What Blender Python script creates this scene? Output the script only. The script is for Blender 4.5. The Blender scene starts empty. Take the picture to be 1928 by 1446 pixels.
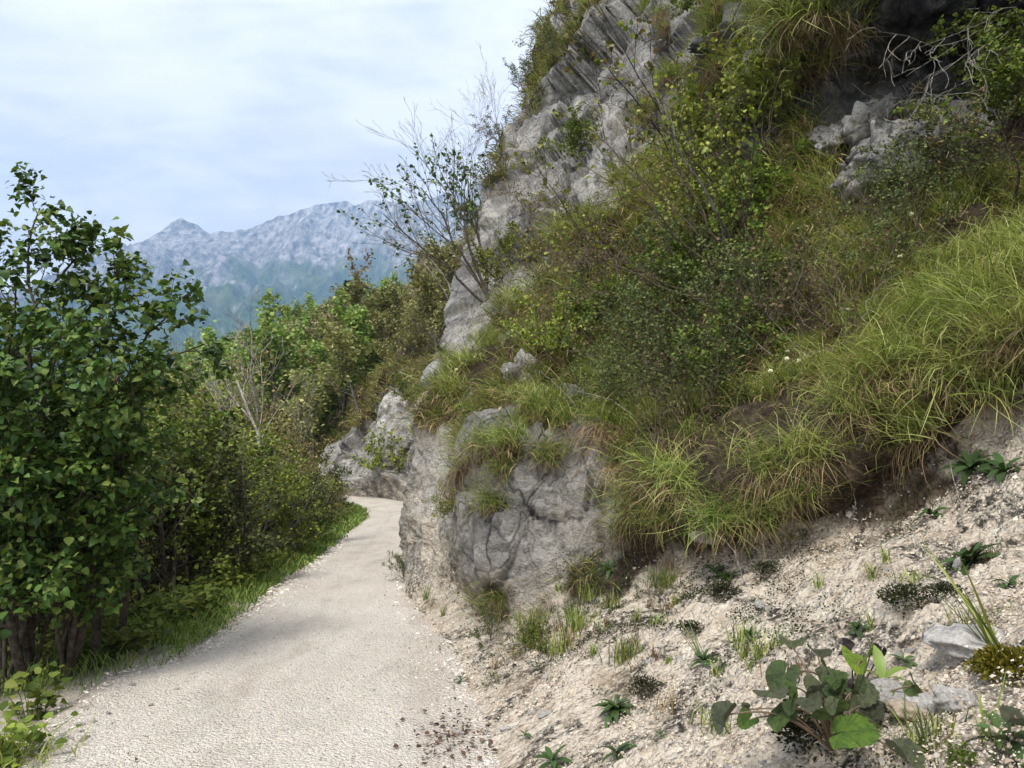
import bpy, math, random
import numpy as np
from mathutils import Vector, Matrix

SC = bpy.context.scene
COL = SC.collection
R = math.radians

# ------------------------------------------------------------------ camera
CAM_Z = 1.6
FPX = 1400.0                      # focal length in photo pixels (1928 wide)
PITCH = math.atan(127.0 / FPX)
cam = bpy.data.cameras.new('camera')
cam.sensor_width = 36.0
cam.lens = 36.0 * FPX / 1928.0
cam.clip_start = 0.05
cam.clip_end = 20000.0
cam_o = bpy.data.objects.new('camera', cam)
COL.objects.link(cam_o)
cam_o.location = (0, 0, CAM_Z)
cam_o.rotation_euler = (math.pi / 2 + PITCH, 0, 0)
SC.camera = cam_o

# ------------------------------------------------------------------ light and sky
SUN_EL, SUN_AZ = R(57), R(-160)    # azimuth clockwise from +Y: behind and to the left
SKY_STRENGTH = 0.06
SUN_STRENGTH = 1.5
SC.view_settings.view_transform = 'Standard'
SC.view_settings.look = 'None'
SC.view_settings.exposure = 1.66
SC.view_settings.gamma = 1.0
SC.view_settings.use_curve_mapping = False
SC.cycles.max_bounces = 6
SC.cycles.diffuse_bounces = 3
SC.cycles.glossy_bounces = 2
SC.cycles.transmission_bounces = 4
SC.cycles.transparent_max_bounces = 4
SC.cycles.volume_bounces = 0
SC.cycles.use_denoising = True

sun = bpy.data.lights.new('sun', 'SUN')
sun.energy = SUN_STRENGTH
sun.angle = R(16)
sun.color = (1.0, 0.955, 0.89)
sun_o = bpy.data.objects.new('sun', sun)
COL.objects.link(sun_o)
sd = Vector((math.sin(SUN_AZ) * math.cos(SUN_EL), math.cos(SUN_AZ) * math.cos(SUN_EL), math.sin(SUN_EL)))
sun_o.rotation_euler = sd.to_track_quat('Z', 'Y').to_euler()


class NT:
    """small wrapper round a node tree"""
    def __init__(self, tree):
        self.t = tree
        for n in list(tree.nodes):
            tree.nodes.remove(n)

    def n(self, kind, ins=None, **props):
        nd = self.t.nodes.new(kind)
        for k, v in props.items():
            setattr(nd, k, v)
        for k, v in (ins or {}).items():
            s = nd.inputs[k]
            if hasattr(v, 'is_output') or isinstance(v, bpy.types.NodeSocket):
                self.t.links.new(v, s)
            elif isinstance(v, (tuple, list)) and len(v) == 3 and s.type == 'RGBA':
                s.default_value = (*v, 1)
            else:
                s.default_value = v
        return nd

    def link(self, a, b):
        self.t.links.new(a, b)

    def math(self, op, a, b=None, c=None, clamp=False):
        ins = {0: a}
        if b is not None: ins[1] = b
        if c is not None: ins[2] = c
        return self.n('ShaderNodeMath', ins, operation=op, use_clamp=clamp).outputs[0]

    def mix(self, f, a, b, blend='MIX'):
        nd = self.t.nodes.new('ShaderNodeMix')
        nd.data_type = 'RGBA'
        nd.blend_type = blend
        nd.clamp_factor = True
        for idx, v in ((0, f), (6, a), (7, b)):
            s = nd.inputs[idx]
            if isinstance(v, bpy.types.NodeSocket): self.t.links.new(v, s)
            elif isinstance(v, (tuple, list)): s.default_value = (*v[:3], 1)
            else: s.default_value = v
        return nd.outputs[2]

    def noise(self, vec, scale, detail=4, rough=0.55, dist=0.0, w=None):
        ins = {'Vector': vec, 'Scale': scale, 'Detail': detail, 'Roughness': rough, 'Distortion': dist}
        return self.n('ShaderNodeTexNoise', ins).outputs['Fac']

    def ramp(self, fac, stops, interp='LINEAR'):
        nd = self.n('ShaderNodeValToRGB', {'Fac': fac})
        cr = nd.color_ramp
        cr.interpolation = interp
        while len(cr.elements) < len(stops):
            cr.elements.new(0.5)
        for e, (p, c) in zip(cr.elements, stops):
            e.position = p
            e.color = (*c, 1) if isinstance(c, (tuple, list)) else (c, c, c, 1)
        return nd.outputs[0]

    def smooth(self, v, lo, hi):
        return self.n('ShaderNodeMapRange', {0: v, 1: lo, 2: hi, 3: 0.0, 4: 1.0}, interpolation_type='SMOOTHSTEP').outputs[0]


world = bpy.data.worlds.new('World')
SC.world = world
world.use_nodes = True
w = NT(world.node_tree)
sky = w.n('ShaderNodeTexSky', sky_type='NISHITA', sun_disc=False, sun_elevation=SUN_EL, sun_rotation=SUN_AZ, altitude=300, dust_density=1.5)
tc = w.n('ShaderNodeTexCoord').outputs['Generated']
sep = w.n('ShaderNodeSeparateXYZ', {0: tc})
zz = w.math('ADD', w.math('MAXIMUM', sep.outputs[2], 0.0), 0.16)
pl = w.n('ShaderNodeCombineXYZ', {0: w.math('DIVIDE', sep.outputs[0], zz), 1: w.math('DIVIDE', sep.outputs[1], zz), 2: 0.0}).outputs[0]
n_big = w.noise(pl, 0.9, 6, 0.55, 0.4)
n_mid = w.noise(pl, 2.6, 7, 0.6, 0.3)
n_rip = w.noise(w.n('ShaderNodeMapping', {0: pl, 3: (2.2, 7.0, 1.0), 2: (0, 0, 0.5)}).outputs[0], 1.0, 6, 0.62, 0.6)
cov = w.math('ADD', w.math('MULTIPLY', n_big, 0.75), w.math('MULTIPLY', n_rip, 0.35))
cov = w.smooth(cov, 0.36, 0.62)
low = w.smooth(sep.outputs[2], 0.55, 0.05)           # cloud closes up towards the horizon, as real decks do
cov = w.math('MAXIMUM', cov, w.math('MULTIPLY', low, 0.9))
CL = 8.0
cloud0 = w.mix(w.smooth(w.math('ADD', w.math('MULTIPLY', n_mid, .7), w.math('MULTIPLY', n_rip, .3)), 0.38, 0.60), (CL * .80, CL * .81, CL * .845), (CL * 1.04, CL * 1.035, CL * 1.03))
hz = w.math('MULTIPLY_ADD', w.smooth(sep.outputs[2], .45, .0), .32, 1.0)
cloud = w.n('ShaderNodeVectorMath', {0: cloud0, 3: hz}, operation='SCALE').outputs[0]
blue = w.mix(0.5, w.mix(1.0, sky.outputs[0], (2.0, 2.0, 2.0), 'MULTIPLY'), (CL * .84, CL * .88, CL * .98))
skyc = w.mix(w.math('MULTIPLY_ADD', cov, 0.50, 0.46), blue, cloud)
bg = w.n('ShaderNodeBackground', {0: skyc, 1: SKY_STRENGTH})
out = w.n('ShaderNodeOutputWorld', {0: bg.outputs[0]})

# ------------------------------------------------------------------ helpers: noise
def _hash(ix, iy, iz, seed):
    h = (ix.astype(np.uint32) * np.uint32(374761393) + iy.astype(np.uint32) * np.uint32(668265263)
         + iz.astype(np.uint32) * np.uint32(2147483647) + np.uint32((seed * 1274126177) & 0xffffffff))
    h = (h ^ (h >> np.uint32(13))) * np.uint32(1274126177)
    h = (h ^ (h >> np.uint32(16))) * np.uint32(2246822519)
    return h ^ (h >> np.uint32(15))


def _u(h, k):
    h = (h + np.uint32((k * 0x9E3779B9) & 0xffffffff)) * np.uint32(2654435761)
    h = (h ^ (h >> np.uint32(15))) * np.uint32(2246822519)
    h = h ^ (h >> np.uint32(13))
    return (h & np.uint32(0xffffff)).astype(np.float32) / np.float32(0xffffff)


def pnoise(P, seed=0):
    """gradient noise, about -1..1"""
    with np.errstate(over='ignore'):
        P = np.asarray(P, np.float32)
        F = np.floor(P)
        I = F.astype(np.int64)
        f = P - F
        u = f * f * f * (f * (f * 6 - 15) + 10)
        res = 0
        for dx in (0, 1):
            wx = u[:, 0] if dx else 1 - u[:, 0]
            for dy in (0, 1):
                wy = u[:, 1] if dy else 1 - u[:, 1]
                for dz in (0, 1):
                    wz = u[:, 2] if dz else 1 - u[:, 2]
                    h = _hash(I[:, 0] + dx, I[:, 1] + dy, I[:, 2] + dz, seed)
                    g = ((_u(h, 1) * 2 - 1) * (f[:, 0] - dx) + (_u(h, 2) * 2 - 1) * (f[:, 1] - dy) + (_u(h, 3) * 2 - 1) * (f[:, 2] - dz))
                    res = res + wx * wy * wz * g
        return res * 1.5


def fbm(P, octaves=4, seed=0, gain=0.5, lac=2.03):
    a, s, r = 1.0, 1.0, 0
    for i in range(octaves):
        r = r + a * pnoise(P * s, seed + i * 17)
        a *= gain
        s *= lac
    return r


def ridged(P, octaves=4, seed=0, gain=0.5, lac=2.1):
    a, s, r = 1.0, 1.0, 0
    for i in range(octaves):
        r = r + a * (1 - 2 * np.abs(pnoise(P * s, seed + i * 17)))
        a *= gain
        s *= lac
    return r


def worley(P, seed=0):
    """F1, F2, three random numbers and the offset from the nearest cell point"""
    with np.errstate(over='ignore'):
        P = np.asarray(P, np.float32)
        I = np.floor(P).astype(np.int64)
        n = len(P)
        f1 = np.full(n, 9.0, np.float32)
        f2 = np.full(n, 9.0, np.float32)
        hid = np.zeros(n, np.uint32)
        off = np.zeros((n, 3), np.float32)
        for dx in (-1, 0, 1):
            for dy in (-1, 0, 1):
                for dz in (-1, 0, 1):
                    c = I + np.array((dx, dy, dz))
                    h = _hash(c[:, 0], c[:, 1], c[:, 2], seed)
                    q = c + np.stack([_u(h, 1), _u(h, 2), _u(h, 3)], 1)
                    d3 = P - q
                    d = np.sqrt((d3 ** 2).sum(1))
                    near = d < f1
                    f2 = np.where(near, f1, np.minimum(f2, d))
                    f1 = np.where(near, d, f1)
                    hid = np.where(near, h, hid)
                    off[near] = d3[near]
        return f1, f2, np.stack([_u(hid, 5), _u(hid, 6), _u(hid, 7)], 1) * 2 - 1, off


def sstep(x, a, b):
    t = np.clip((x - a) / (b - a), 0, 1)
    return t * t * (3 - 2 * t)

# ------------------------------------------------------------------ helpers: meshes and objects
def mesh(name, V, F, mats=(), smooth=True, matidx=None, attrs=None):
    """V (n,3); F one array (m,k) or a list of such arrays"""
    V = np.asarray(V, np.float32)
    Fs = [np.asarray(f, np.int32) for f in (F if isinstance(F, (list, tuple)) else [F]) if len(f)]
    me = bpy.data.meshes.new(name)
    me.vertices.add(len(V))
    me.vertices.foreach_set('co', V.ravel())
    nl = sum(f.size for f in Fs)
    npoly = sum(len(f) for f in Fs)
    me.loops.add(nl)
    me.polygons.add(npoly)
    me.loops.foreach_set('vertex_index', np.concatenate([f.ravel() for f in Fs]))
    tot = np.concatenate([np.full(len(f), f.shape[1], np.int32) for f in Fs])
    st = np.concatenate([[0], np.cumsum(tot)[:-1]]).astype(np.int32)
    me.polygons.foreach_set('loop_start', st)
    me.polygons.foreach_set('loop_total', tot)
    if matidx is not None:
        me.polygons.foreach_set('material_index', np.asarray(matidx, np.int32))
    me.polygons.foreach_set('use_smooth', np.full(npoly, smooth, bool))
    for m in (mats if isinstance(mats, (list, tuple)) else [mats]):
        me.materials.append(m)
    for k, a in (attrs or {}).items():
        at = me.attributes.new(k, 'FLOAT', 'POINT')
        at.data.foreach_set('value', np.asarray(a, np.float32).ravel())
    me.update(calc_edges=True)
    return me


def obj(name, me, parent=None, loc=None, **props):
    o = bpy.data.objects.new(name, me)
    COL.objects.link(o)
    if parent is not None: o.parent = parent
    if loc is not None: o.location = loc
    for k, v in props.items():
        if v is not None: o[k] = v
    return o


def thing(name, label, cat, loc=(0, 0, 0), group=None, me=None):
    return obj(name, me, None, loc, label=label, category=cat, group=group)


def structure(name, me, label=None, cat=None):
    return obj(name, me, kind='structure', label=label, category=cat)


def copy_thing(o, loc, rot=None, scale=None, label=None, group=None):
    c = o.copy()
    COL.objects.link(c)
    c.location = loc
    if rot is not None: c.rotation_euler = rot
    if scale is not None: c.scale = (scale,) * 3 if np.isscalar(scale) else scale
    if label: c['label'] = label
    if group: c['group'] = group
    for ch in list(o.children):
        d = ch.copy()
        COL.objects.link(d)
        d.parent = c
        for g in list(ch.children):
            e = g.copy()
            COL.objects.link(e)
            e.parent = d
    return c


CA, SA = math.cos(PITCH), math.sin(PITCH)


def at(px, py, d):
    """world point at ground distance d (metres along +Y) on the sight line of a photo pixel"""
    rx, ru = (px - 964.0) / FPX, (723.0 - py) / FPX
    k = d / (CA - SA * ru)
    return (rx * k, d, CAM_Z + (SA + CA * ru) * k)


def grid_faces(nu, nv):
    i = np.arange(nu * nv).reshape(nu, nv)
    return np.stack([i[:-1, :-1], i[1:, :-1], i[1:, 1:], i[:-1, 1:]], -1).reshape(-1, 4)


# ------------------------------------------------------------------ materials
def new_mat(name):
    m = bpy.data.materials.new(name)
    m.use_nodes = True
    return m, NT(m.node_tree)


def finish(nt, color, rough=0.9, bump=None, bump_d=0.02, bump_s=1.0, spec=0.3, extra=None):
    ins = {'Base Color': color, 'Roughness': rough, 'Specular IOR Level': spec}
    if bump is not None:
        ins['Normal'] = nt.n('ShaderNodeBump', {'Height': bump, 'Distance': bump_d, 'Strength': bump_s}).outputs[0]
    b = nt.n('ShaderNodeBsdfPrincipled', ins)
    nt.n('ShaderNodeOutputMaterial', {0: b.outputs[0]})
    return b


def attr(nt, name):
    return nt.n('ShaderNodeAttribute', attribute_name=name).outputs['Fac']


def mat_hillside():
    """limestone, crumbly gravel, soil and black staining, blended by what the slope is at each place"""
    m, t = new_mat('hillside_rock_and_soil')
    co = t.n('ShaderNodeTexCoord').outputs['Object']
    gravel, soil, stain = attr(t, 'gravel'), attr(t, 'soil'), attr(t, 'stain')
    warp = t.n('ShaderNodeTexNoise', {'Vector': co, 'Scale': 1.1, 'Detail': 4}).outputs['Color']
    cw = t.n('ShaderNodeVectorMath', {0: co, 1: t.n('ShaderNodeVectorMath', {0: warp, 3: 0.8}, operation='SCALE').outputs[0]}, operation='ADD').outputs[0]
    streak = t.n('ShaderNodeMapping', {0: cw, 3: (1.0, 1.0, 0.6)}).outputs[0]
    n1 = t.noise(streak, 0.55, 7, 0.62)
    n2 = t.noise(cw, 3.2, 8, 0.68)
    n3 = t.noise(co, 22.0, 5, 0.7)
    rock = t.ramp(n1, [(0.28, (.13, .127, .122)), (0.42, (.36, .345, .32)), (0.58, (.55, .53, .49)), (0.72, (.68, .655, .61))])
    rock = t.mix(.45, rock, t.ramp(t.noise(co, 42.0, 6, .8), [(.34, .25), (.5, .8), (.64, 1.0)]), 'MULTIPLY')
    rock = t.mix(t.smooth(n2, 0.52, 0.68), rock, (.20, .195, .19))
    rock = t.mix(t.math('MULTIPLY', t.smooth(n2, 0.46, 0.36), .8), rock, (.60, .585, .555))
    crack = t.n('ShaderNodeTexVoronoi', {'Vector': t.n('ShaderNodeMapping', {0: cw, 3: (1.3, 1.3, .8)}).outputs[0], 'Scale': 1.35}, feature='DISTANCE_TO_EDGE').outputs[0]
    rock = t.mix(t.math('MULTIPLY', t.smooth(crack, 0.022, 0.0), t.smooth(n1, .60, .42)), rock, (.05, .048, .045))
    aw = t.n('ShaderNodeVectorMath', {0: co, 1: t.n('ShaderNodeVectorMath', {0: warp, 3: 0.22}, operation='SCALE').outputs[0]}, operation='ADD').outputs[0]
    ck = lambda sc, wd, an: t.smooth(t.n('ShaderNodeTexVoronoi', {'Vector': t.n('ShaderNodeMapping', {0: aw, 3: an, 2: (.3, .2, .4)}).outputs[0], 'Scale': sc}, feature='DISTANCE_TO_EDGE').outputs[0], wd, 0.0)
    rock = t.mix(t.math('MULTIPLY', ck(.8, .03, (1, 1, 1.5)), t.math('MULTIPLY', t.smooth(n2, .42, .58), .6)), rock, (.03, .03, .03))
    rock = t.mix(t.math('MULTIPLY', ck(2.6, .035, (1.6, 1.6, .8)), t.math('MULTIPLY', t.smooth(n1, .62, .45), .35)), rock, (.045, .043, .04))
    rock = t.mix(t.math('MULTIPLY', t.smooth(t.noise(co, 13.0, 7, .8), .44, .35), .8), rock, (.06, .058, .055))
    rock = t.mix(t.math('MULTIPLY', t.smooth(t.noise(co, .9, 6, .7), .55, .63), .7), rock, (.10, .10, .06))
    lich = t.math('MULTIPLY', t.smooth(n3, 0.60, 0.68), t.smooth(n1, .58, .40))
    rock = t.mix(lich, rock, (.05, .05, .048))
    rock = t.mix(t.math('MULTIPLY', t.smooth(t.noise(co, .8, 4), .58, .7), .35), rock, (.47, .40, .31))
    vo = t.n('ShaderNodeTexVoronoi', {'Vector': co, 'Scale': 48.0})
    vo2 = t.n('ShaderNodeTexVoronoi', {'Vector': co, 'Scale': 19.0})
    g = t.ramp(t.noise(co, 9.0, 6, 0.7), [(0.30, (.38, .30, .22)), (0.48, (.60, .52, .415)), (0.66, (.71, .64, .53))])
    g = t.mix(0.30, g, t.n('ShaderNodeHueSaturation', {'Saturation': 0.15, 'Color': vo.outputs['Color'], 'Value': .9}).outputs[0], 'MULTIPLY')
    moss_n = t.noise(co, 2.1, 7, 0.72)
    g = t.mix(t.math('MULTIPLY', t.smooth(moss_n, .50, .57), t.smooth(n3, .40, .56)), g, (.055, .05, .04))
    g = t.mix(t.math('MULTIPLY', t.smooth(t.noise(co, 1.3, 5), .56, .66), .5), g, (.30, .23, .15))
    s = t.ramp(t.noise(co, 14.0, 6, 0.7), [(0.35, (.030, .022, .015)), (0.55, (.075, .056, .036)), (0.72, (.17, .135, .09))])
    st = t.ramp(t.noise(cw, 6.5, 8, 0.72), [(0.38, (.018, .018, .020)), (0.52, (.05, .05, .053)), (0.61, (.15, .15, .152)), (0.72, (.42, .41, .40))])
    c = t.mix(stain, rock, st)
    c = t.mix(gravel, c, g)
    c = t.mix(soil, c, s)
    hb = t.math('ADD', t.math('MULTIPLY', n2, 1.0), t.math('MULTIPLY', n3, 0.22))
    rd = lambda v, sc, dt: t.n('ShaderNodeTexNoise', {'Vector': v, 'Scale': sc, 'Detail': dt, 'Roughness': .62, 'Lacunarity': 2.2}, noise_type='RIDGED_MULTIFRACTAL', normalize=True).outputs['Fac']
    n4 = t.math('ADD', t.math('MULTIPLY', rd(aw, 2.4, 7), 1.2), t.noise(co, 11.0, 6, .75))
    hb = t.math('ADD', hb, t.math('MULTIPLY', n4, .65))
    hg = t.math('ADD', t.math('MULTIPLY', vo.outputs['Distance'], -.28), t.math('MULTIPLY', vo2.outputs['Distance'], -.45))
    hg = t.math('ADD', hg, t.math('MULTIPLY', n3, .5))
    mixh = t.n('ShaderNodeMix', {0: gravel, 2: t.math('MULTIPLY', hb, 1.6), 3: t.math('MULTIPLY', hg, 1.0)}).outputs[0]
    finish(t, c, 0.93, mixh, 0.10, 0.9, .2)
    return m


def mat_path():
    m, t = new_mat('pale_gravel')
    co = t.n('ShaderNodeTexCoord').outputs['Object']
    n1 = t.noise(t.n('ShaderNodeMapping', {0: co, 3: (1.6, .7, 1)}).outputs[0], 1.2, 9, .68)
    n2 = t.noise(co, 26.0, 7, .75)
    vo = t.n('ShaderNodeTexVoronoi', {'Vector': co, 'Scale': 55.0})
    vo2 = t.n('ShaderNodeTexVoronoi', {'Vector': co, 'Scale': 120.0})
    c = t.ramp(n1, [(0.28, (.50, .445, .385)), (0.46, (.67, .61, .53)), (0.60, (.73, .67, .59)), (0.75, (.78, .725, .65))])
    lane = attr(t, 'worn')
    c = t.mix(t.math('MULTIPLY', t.smooth(t.math('ADD', lane, t.math('MULTIPLY', t.math('SUBTRACT', t.noise(co, 2.2, 6, .7), .5), 1.6)), .35, .75), .55), c, (.54, .47, .395))
    c = t.mix(.22, c, t.n('ShaderNodeHueSaturation', {'Saturation': .12, 'Color': vo.outputs['Color']}).outputs[0], 'MULTIPLY')
    c = t.mix(t.math('MULTIPLY', t.smooth(n2, .56, .66), .8), c, (.20, .155, .115))
    h = t.math('ADD', t.math('MULTIPLY', vo.outputs['Distance'], -.7), t.math('MULTIPLY', vo2.outputs['Distance'], -.4))
    h = t.math('ADD', h, t.math('MULTIPLY', n2, .6))
    finish(t, c, .95, h, .03, 1.0, .2)
    return m


def mat_ground():
    m, t = new_mat('valley_soil_and_meadow')
    co = t.n('ShaderNodeTexCoord').outputs['Object']
    n1 = t.noise(co, .5, 6, .65)
    n2 = t.noise(co, 12, 5, .7)
    near = t.mix(t.smooth(n1, .4, .6), (.028, .024, .015), (.035, .05, .016))
    near = t.mix(t.math('MULTIPLY', t.smooth(n2, .5, .65), .7), near, (.10, .08, .05))
    bar = attr(t, 'gravel')
    c = t.mix(bar, near, t.mix(n2, (.36, .31, .25), (.58, .53, .46)))
    finish(t, c, .95, n2, .08, .8, .2)
    return m


def mat_mountain():
    m, t = new_mat('mountain_rock_and_forest')
    co = t.n('ShaderNodeTexCoord').outputs['Object']
    km = t.n('ShaderNodeMapping', {0: co, 3: (.001, .001, .001)}).outputs[0]
    rockm = attr(t, 'rock')
    n1 = t.noise(t.n('ShaderNodeMapping', {0: km, 3: (1.2, .45, .5), 2: (0, .25, 0)}).outputs[0], 26, 9, .74)
    n2 = t.noise(km, 60, 6, .7)
    n3 = t.noise(km, 5, 6, .6)
    rock = t.ramp(n1, [(.36, (.05, .065, .045)), (.46, (.20, .20, .18)), (.54, (.38, .37, .34)), (.64, (.56, .54, .51))])
    wood = t.mix(t.smooth(n2, .36, .64), (.026, .055, .020), (.11, .17, .05))
    wood = t.mix(t.math('MULTIPLY', t.smooth(n3, .50, .66), .75), wood, (.17, .20, .075))
    scar = t.math('MULTIPLY', t.smooth(n1, .60, .68), t.smooth(n3, .42, .6))
    wood = t.mix(scar, wood, (.50, .48, .44))
    c = t.mix(rockm, wood, rock)
    finish(t, c, .95, t.math('ADD', t.math('MULTIPLY', n2, .6), n1), 12.0, 1.0, .1)
    return m


M_HILL = mat_hillside()
M_PATH = mat_path()
M_GROUND = mat_ground()
M_MOUNT = mat_mountain()

# ------------------------------------------------------------------ the hillside right of the path: one lofted surface
# each station runs from the foot of the slope up to the top of the hill (ten points)
W = at
ST = [
    [(.4, -3.5, -.1), (1.7, -3, .9), (2.9, -2.6, 1.8), (3.3, -2.4, 2.4), (4.2, -2, 3.4), (5.2, -1.4, 4.6), (6, -.8, 5.8), (6.6, -.2, 7.6), (7.4, .8, 10.5), (13, 2, 15)],
    [(.15, 0, -.08), (1.4, .5, .85), (2.6, .9, 1.75), (2.95, 1.0, 2.2), (3.9, 1.6, 3.3), (4.8, 2.2, 4.4), (5.4, 2.8, 5.5), (5.9, 3.6, 7.3), (6.4, 4.2, 10), (12, 5, 15)],
    [(-.02, 1.8, -.06), (1.05, 2.1, .62), W(2050, 690, 3.7), W(2050, 625, 3.68), W(2050, 480, 4.8), W(2050, 330, 5.8), W(2020, 200, 6.5), W(2000, 60, 7.0), W(1990, -180, 6.6), W(2050, -700, 9)],
    [(-.1, 3.0, -.05), W(1650, 1300, 2.75), W(1800, 815, 4.35), W(1810, 750, 4.27), W(1800, 570, 5.4), W(1790, 420, 6.4), W(1770, 260, 7.2), W(1760, 130, 8.3), W(1715, -120, 6.7), W(1740, -650, 9)],
    [(-.2, 4.1, -.04), W(1400, 1180, 4.15), W(1550, 985, 4.7), W(1550, 910, 4.58), W(1530, 710, 5.9), W(1540, 530, 7.1), W(1560, 330, 7.9), W(1560, 200, 8.5), W(1545, -60, 8.0), W(1500, -420, 11)],
    [(-.42, 5.35, -.04), W(1110, 1180, 5.3), W(1310, 1060, 5.3), W(1300, 975, 5.2), W(1290, 745, 7.0), W(1300, 545, 8.6), W(1330, 340, 10.8), W(1335, 180, 14), W(1350, -60, 17), W(1390, -320, 24)],
    [(-.6, 6.0, -.04), W(1000, 1190, 6.05), W(1110, 1075, 6.2), W(1105, 880, 6.65), W(1120, 785, 7.8), W(1120, 600, 10), W(1130, 420, 13), W(1150, 220, 18), W(1185, -40, 22), W(1230, -260, 31)],
    [(-.78, 6.5, -.04), W(943, 1165, 6.45), W(942, 1060, 6.55), W(957, 885, 6.85), W(972, 795, 8.3), W(985, 640, 10.7), W(1010, 470, 14.5), W(1065, 260, 19.5), W(1112, 50, 23), W(1165, -150, 33)],
    [(-.98, 7.4, -.04), W(852, 1115, 7.55), W(862, 1000, 7.75), W(866, 875, 8.2), W(876, 785, 9.3), W(905, 620, 12.2), W(950, 460, 16.6), W(1000, 275, 21), W(1062, 100, 24.5), W(1105, -60, 35)],
    [(-1.28, 9.1, -.04), W(771, 1060, 9.25), W(778, 960, 9.45), W(792, 855, 9.8), W(824, 745, 10.4), W(848, 622, 13), W(902, 455, 17.6), W(948, 312, 21.5), W(1005, 185, 25.5), W(1080, 20, 37)],
    [(-1.35, 12.3, -.05), (-1.3, 12.5, .45), (-1.15, 12.7, 1.1), (-1.0, 13, 1.8), (-.6, 13.8, 3.0), (-.3, 16.3, 4.6), (.15, 20.5, 7.3), (.5, 24, 10.4), (1.2, 28.5, 14.2), (3.3, 41, 22)],
    [(-2.1, 17.5, -.1), (-1.9, 17.8, .5), (-1.6, 18.2, 1.2), (-1.3, 18.6, 2.0), (-.8, 19.6, 3.4), (-.3, 21.5, 5.2), (.3, 25.5, 8.0), (.9, 30, 11.5), (1.8, 36, 15), (4.5, 52, 22)],
    [W(792, 946, 24), W(795, 900, 24.3), W(797, 840, 24.7), W(798, 780, 25.2), W(802, 715, 26.5), W(812, 660, 29.5), W(824, 610, 35), W(838, 570, 43), W(852, 535, 54), W(872, 505, 76)],
    [W(746, 945, 25), W(745, 890, 25.3), W(742, 815, 25.7), W(739, 748, 26.3), W(744, 722, 28), W(752, 680, 32), W(765, 635, 39), W(778, 598, 49), W(795, 570, 62), W(822, 540, 82)],
    [W(690, 939, 27), W(688, 912, 27.2), W(690, 870, 27.5), W(692, 828, 28.0), W(697, 790, 31), W(700, 745, 36), W(706, 705, 43), W(713, 668, 52), W(722, 636, 64), W(745, 605, 84)],
    [W(628, 936, 29.5), W(628, 920, 29.7), W(628, 905, 30), W(630, 885, 30.6), W(632, 850, 35), W(635, 802, 41), W(638, 765, 49), W(641, 726, 58), W(646, 690, 69), W(668, 655, 88)],
    [W(540, 937, 32), W(540, 926, 32.5), W(540, 912, 33.2), W(540, 895, 34.5), W(540, 860, 38), W(540, 815, 44), W(541, 772, 51), W(543, 738, 59), W(548, 712, 68), W(566, 690, 84)],
    [W(455, 945, 36), W(455, 934, 36.5), W(455, 920, 37.5), W(455, 902, 39), W(455, 872, 43), W(456, 840, 48), W(458, 806, 54), W(460, 776, 61), W(466, 750, 69), W(482, 730, 84)],
    [W(330, 965, 42), W(330, 955, 42.5), W(330, 942, 43.5), W(330, 930, 45), W(330, 905, 48), W(332, 880, 52), W(335, 852, 57), W(338, 826, 63), W(345, 805, 71), W(362, 790, 84)],
    [W(150, 990, 52), W(150, 980, 53), W(150, 970, 54), W(150, 960, 55), W(152, 935, 58), W(154, 915, 61), W(156, 895, 65), W(160, 875, 70), W(168, 860, 77), W(182, 850, 88)],
]
#        base mid top lip  s1  s2  s3  cm  ct  back : how much of the slope is overgrown
VEG = [
    [0, 0, .2, 1, 1, 1, 1, .8, .5, .9], [0, 0, .2, 1, 1, 1, 1, .8, .4, .9], [0, .03, .28, 1, 1, 1, .9, .25, .1, .6],
    [0, .04, .28, 1, 1, 1, .3, 0, 0, .5], [0, .06, .3, 1, 1, 1, .75, .5, .5, .8], [0, .15, .4, 1, 1, 1, .8, .2, .15, .5],
    [0, .3, .3, .25, 1, .9, .3, .12, .25, .8], [0, .3, .15, .35, .9, .6, .18, .1, .4, 1], [0, 0, .05, .5, .5, .22, .1, .12, .35, 1],
    [0, 0, 0, .15, .42, .15, .22, .35, .8, 1], [0, 0, 0, .2, .6, .5, .6, .8, 1, 1], [0, 0, 0, .2, .6, .8, .8, .9, 1, 1],
    [0, 0, .1, .15, .6, .9, 1, 1, 1, 1], [0, .05, .1, .15, .7, 1, 1, 1, 1, 1], [.2, .15, .1, .25, 1, 1, 1, 1, 1, 1], [.2, .2, .1, .3, 1, 1, 1, 1, 1, 1],
    [.6, .8, 1, 1, 1, 1, 1, 1, 1, 1], [1] * 10, [1] * 10, [1] * 10]
GRV = [[1, 1, 1, .2, 0, 0, 0, 0, 0, 0]] * 5 + [
    [1, 1, .95, .3, 0, 0, 0, 0, 0, 0], [1, .9, .45, .05, 0, 0, 0, 0, 0, 0], [1, .65, .0, .0, 0, 0, 0, 0, 0, 0], [1, .8, .55, .3, 0, 0, 0, 0, 0, 0],
    [1, .55, .4, .3, 0, 0, 0, 0, 0, 0]] + [[.6, .2] + [0] * 8] * 10
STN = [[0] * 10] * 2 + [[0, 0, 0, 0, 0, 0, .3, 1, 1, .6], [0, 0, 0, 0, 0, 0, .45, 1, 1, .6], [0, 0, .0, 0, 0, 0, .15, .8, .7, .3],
                        [0, 0, 0, 0, 0, 0, .2, .32, .34, .3], [0, .02, .12, .1, 0, 0, .22, .30, .34, .3], [0, .05, .18, .1, 0, .1, .24, .30, .34, .3], [0, 0, 0, 0, 0, .12, .24, .30, .34, .3], [0, 0, 0, 0, .05, .15, .22, .28, .3, .3]] + [[0] * 10] * 10
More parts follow.
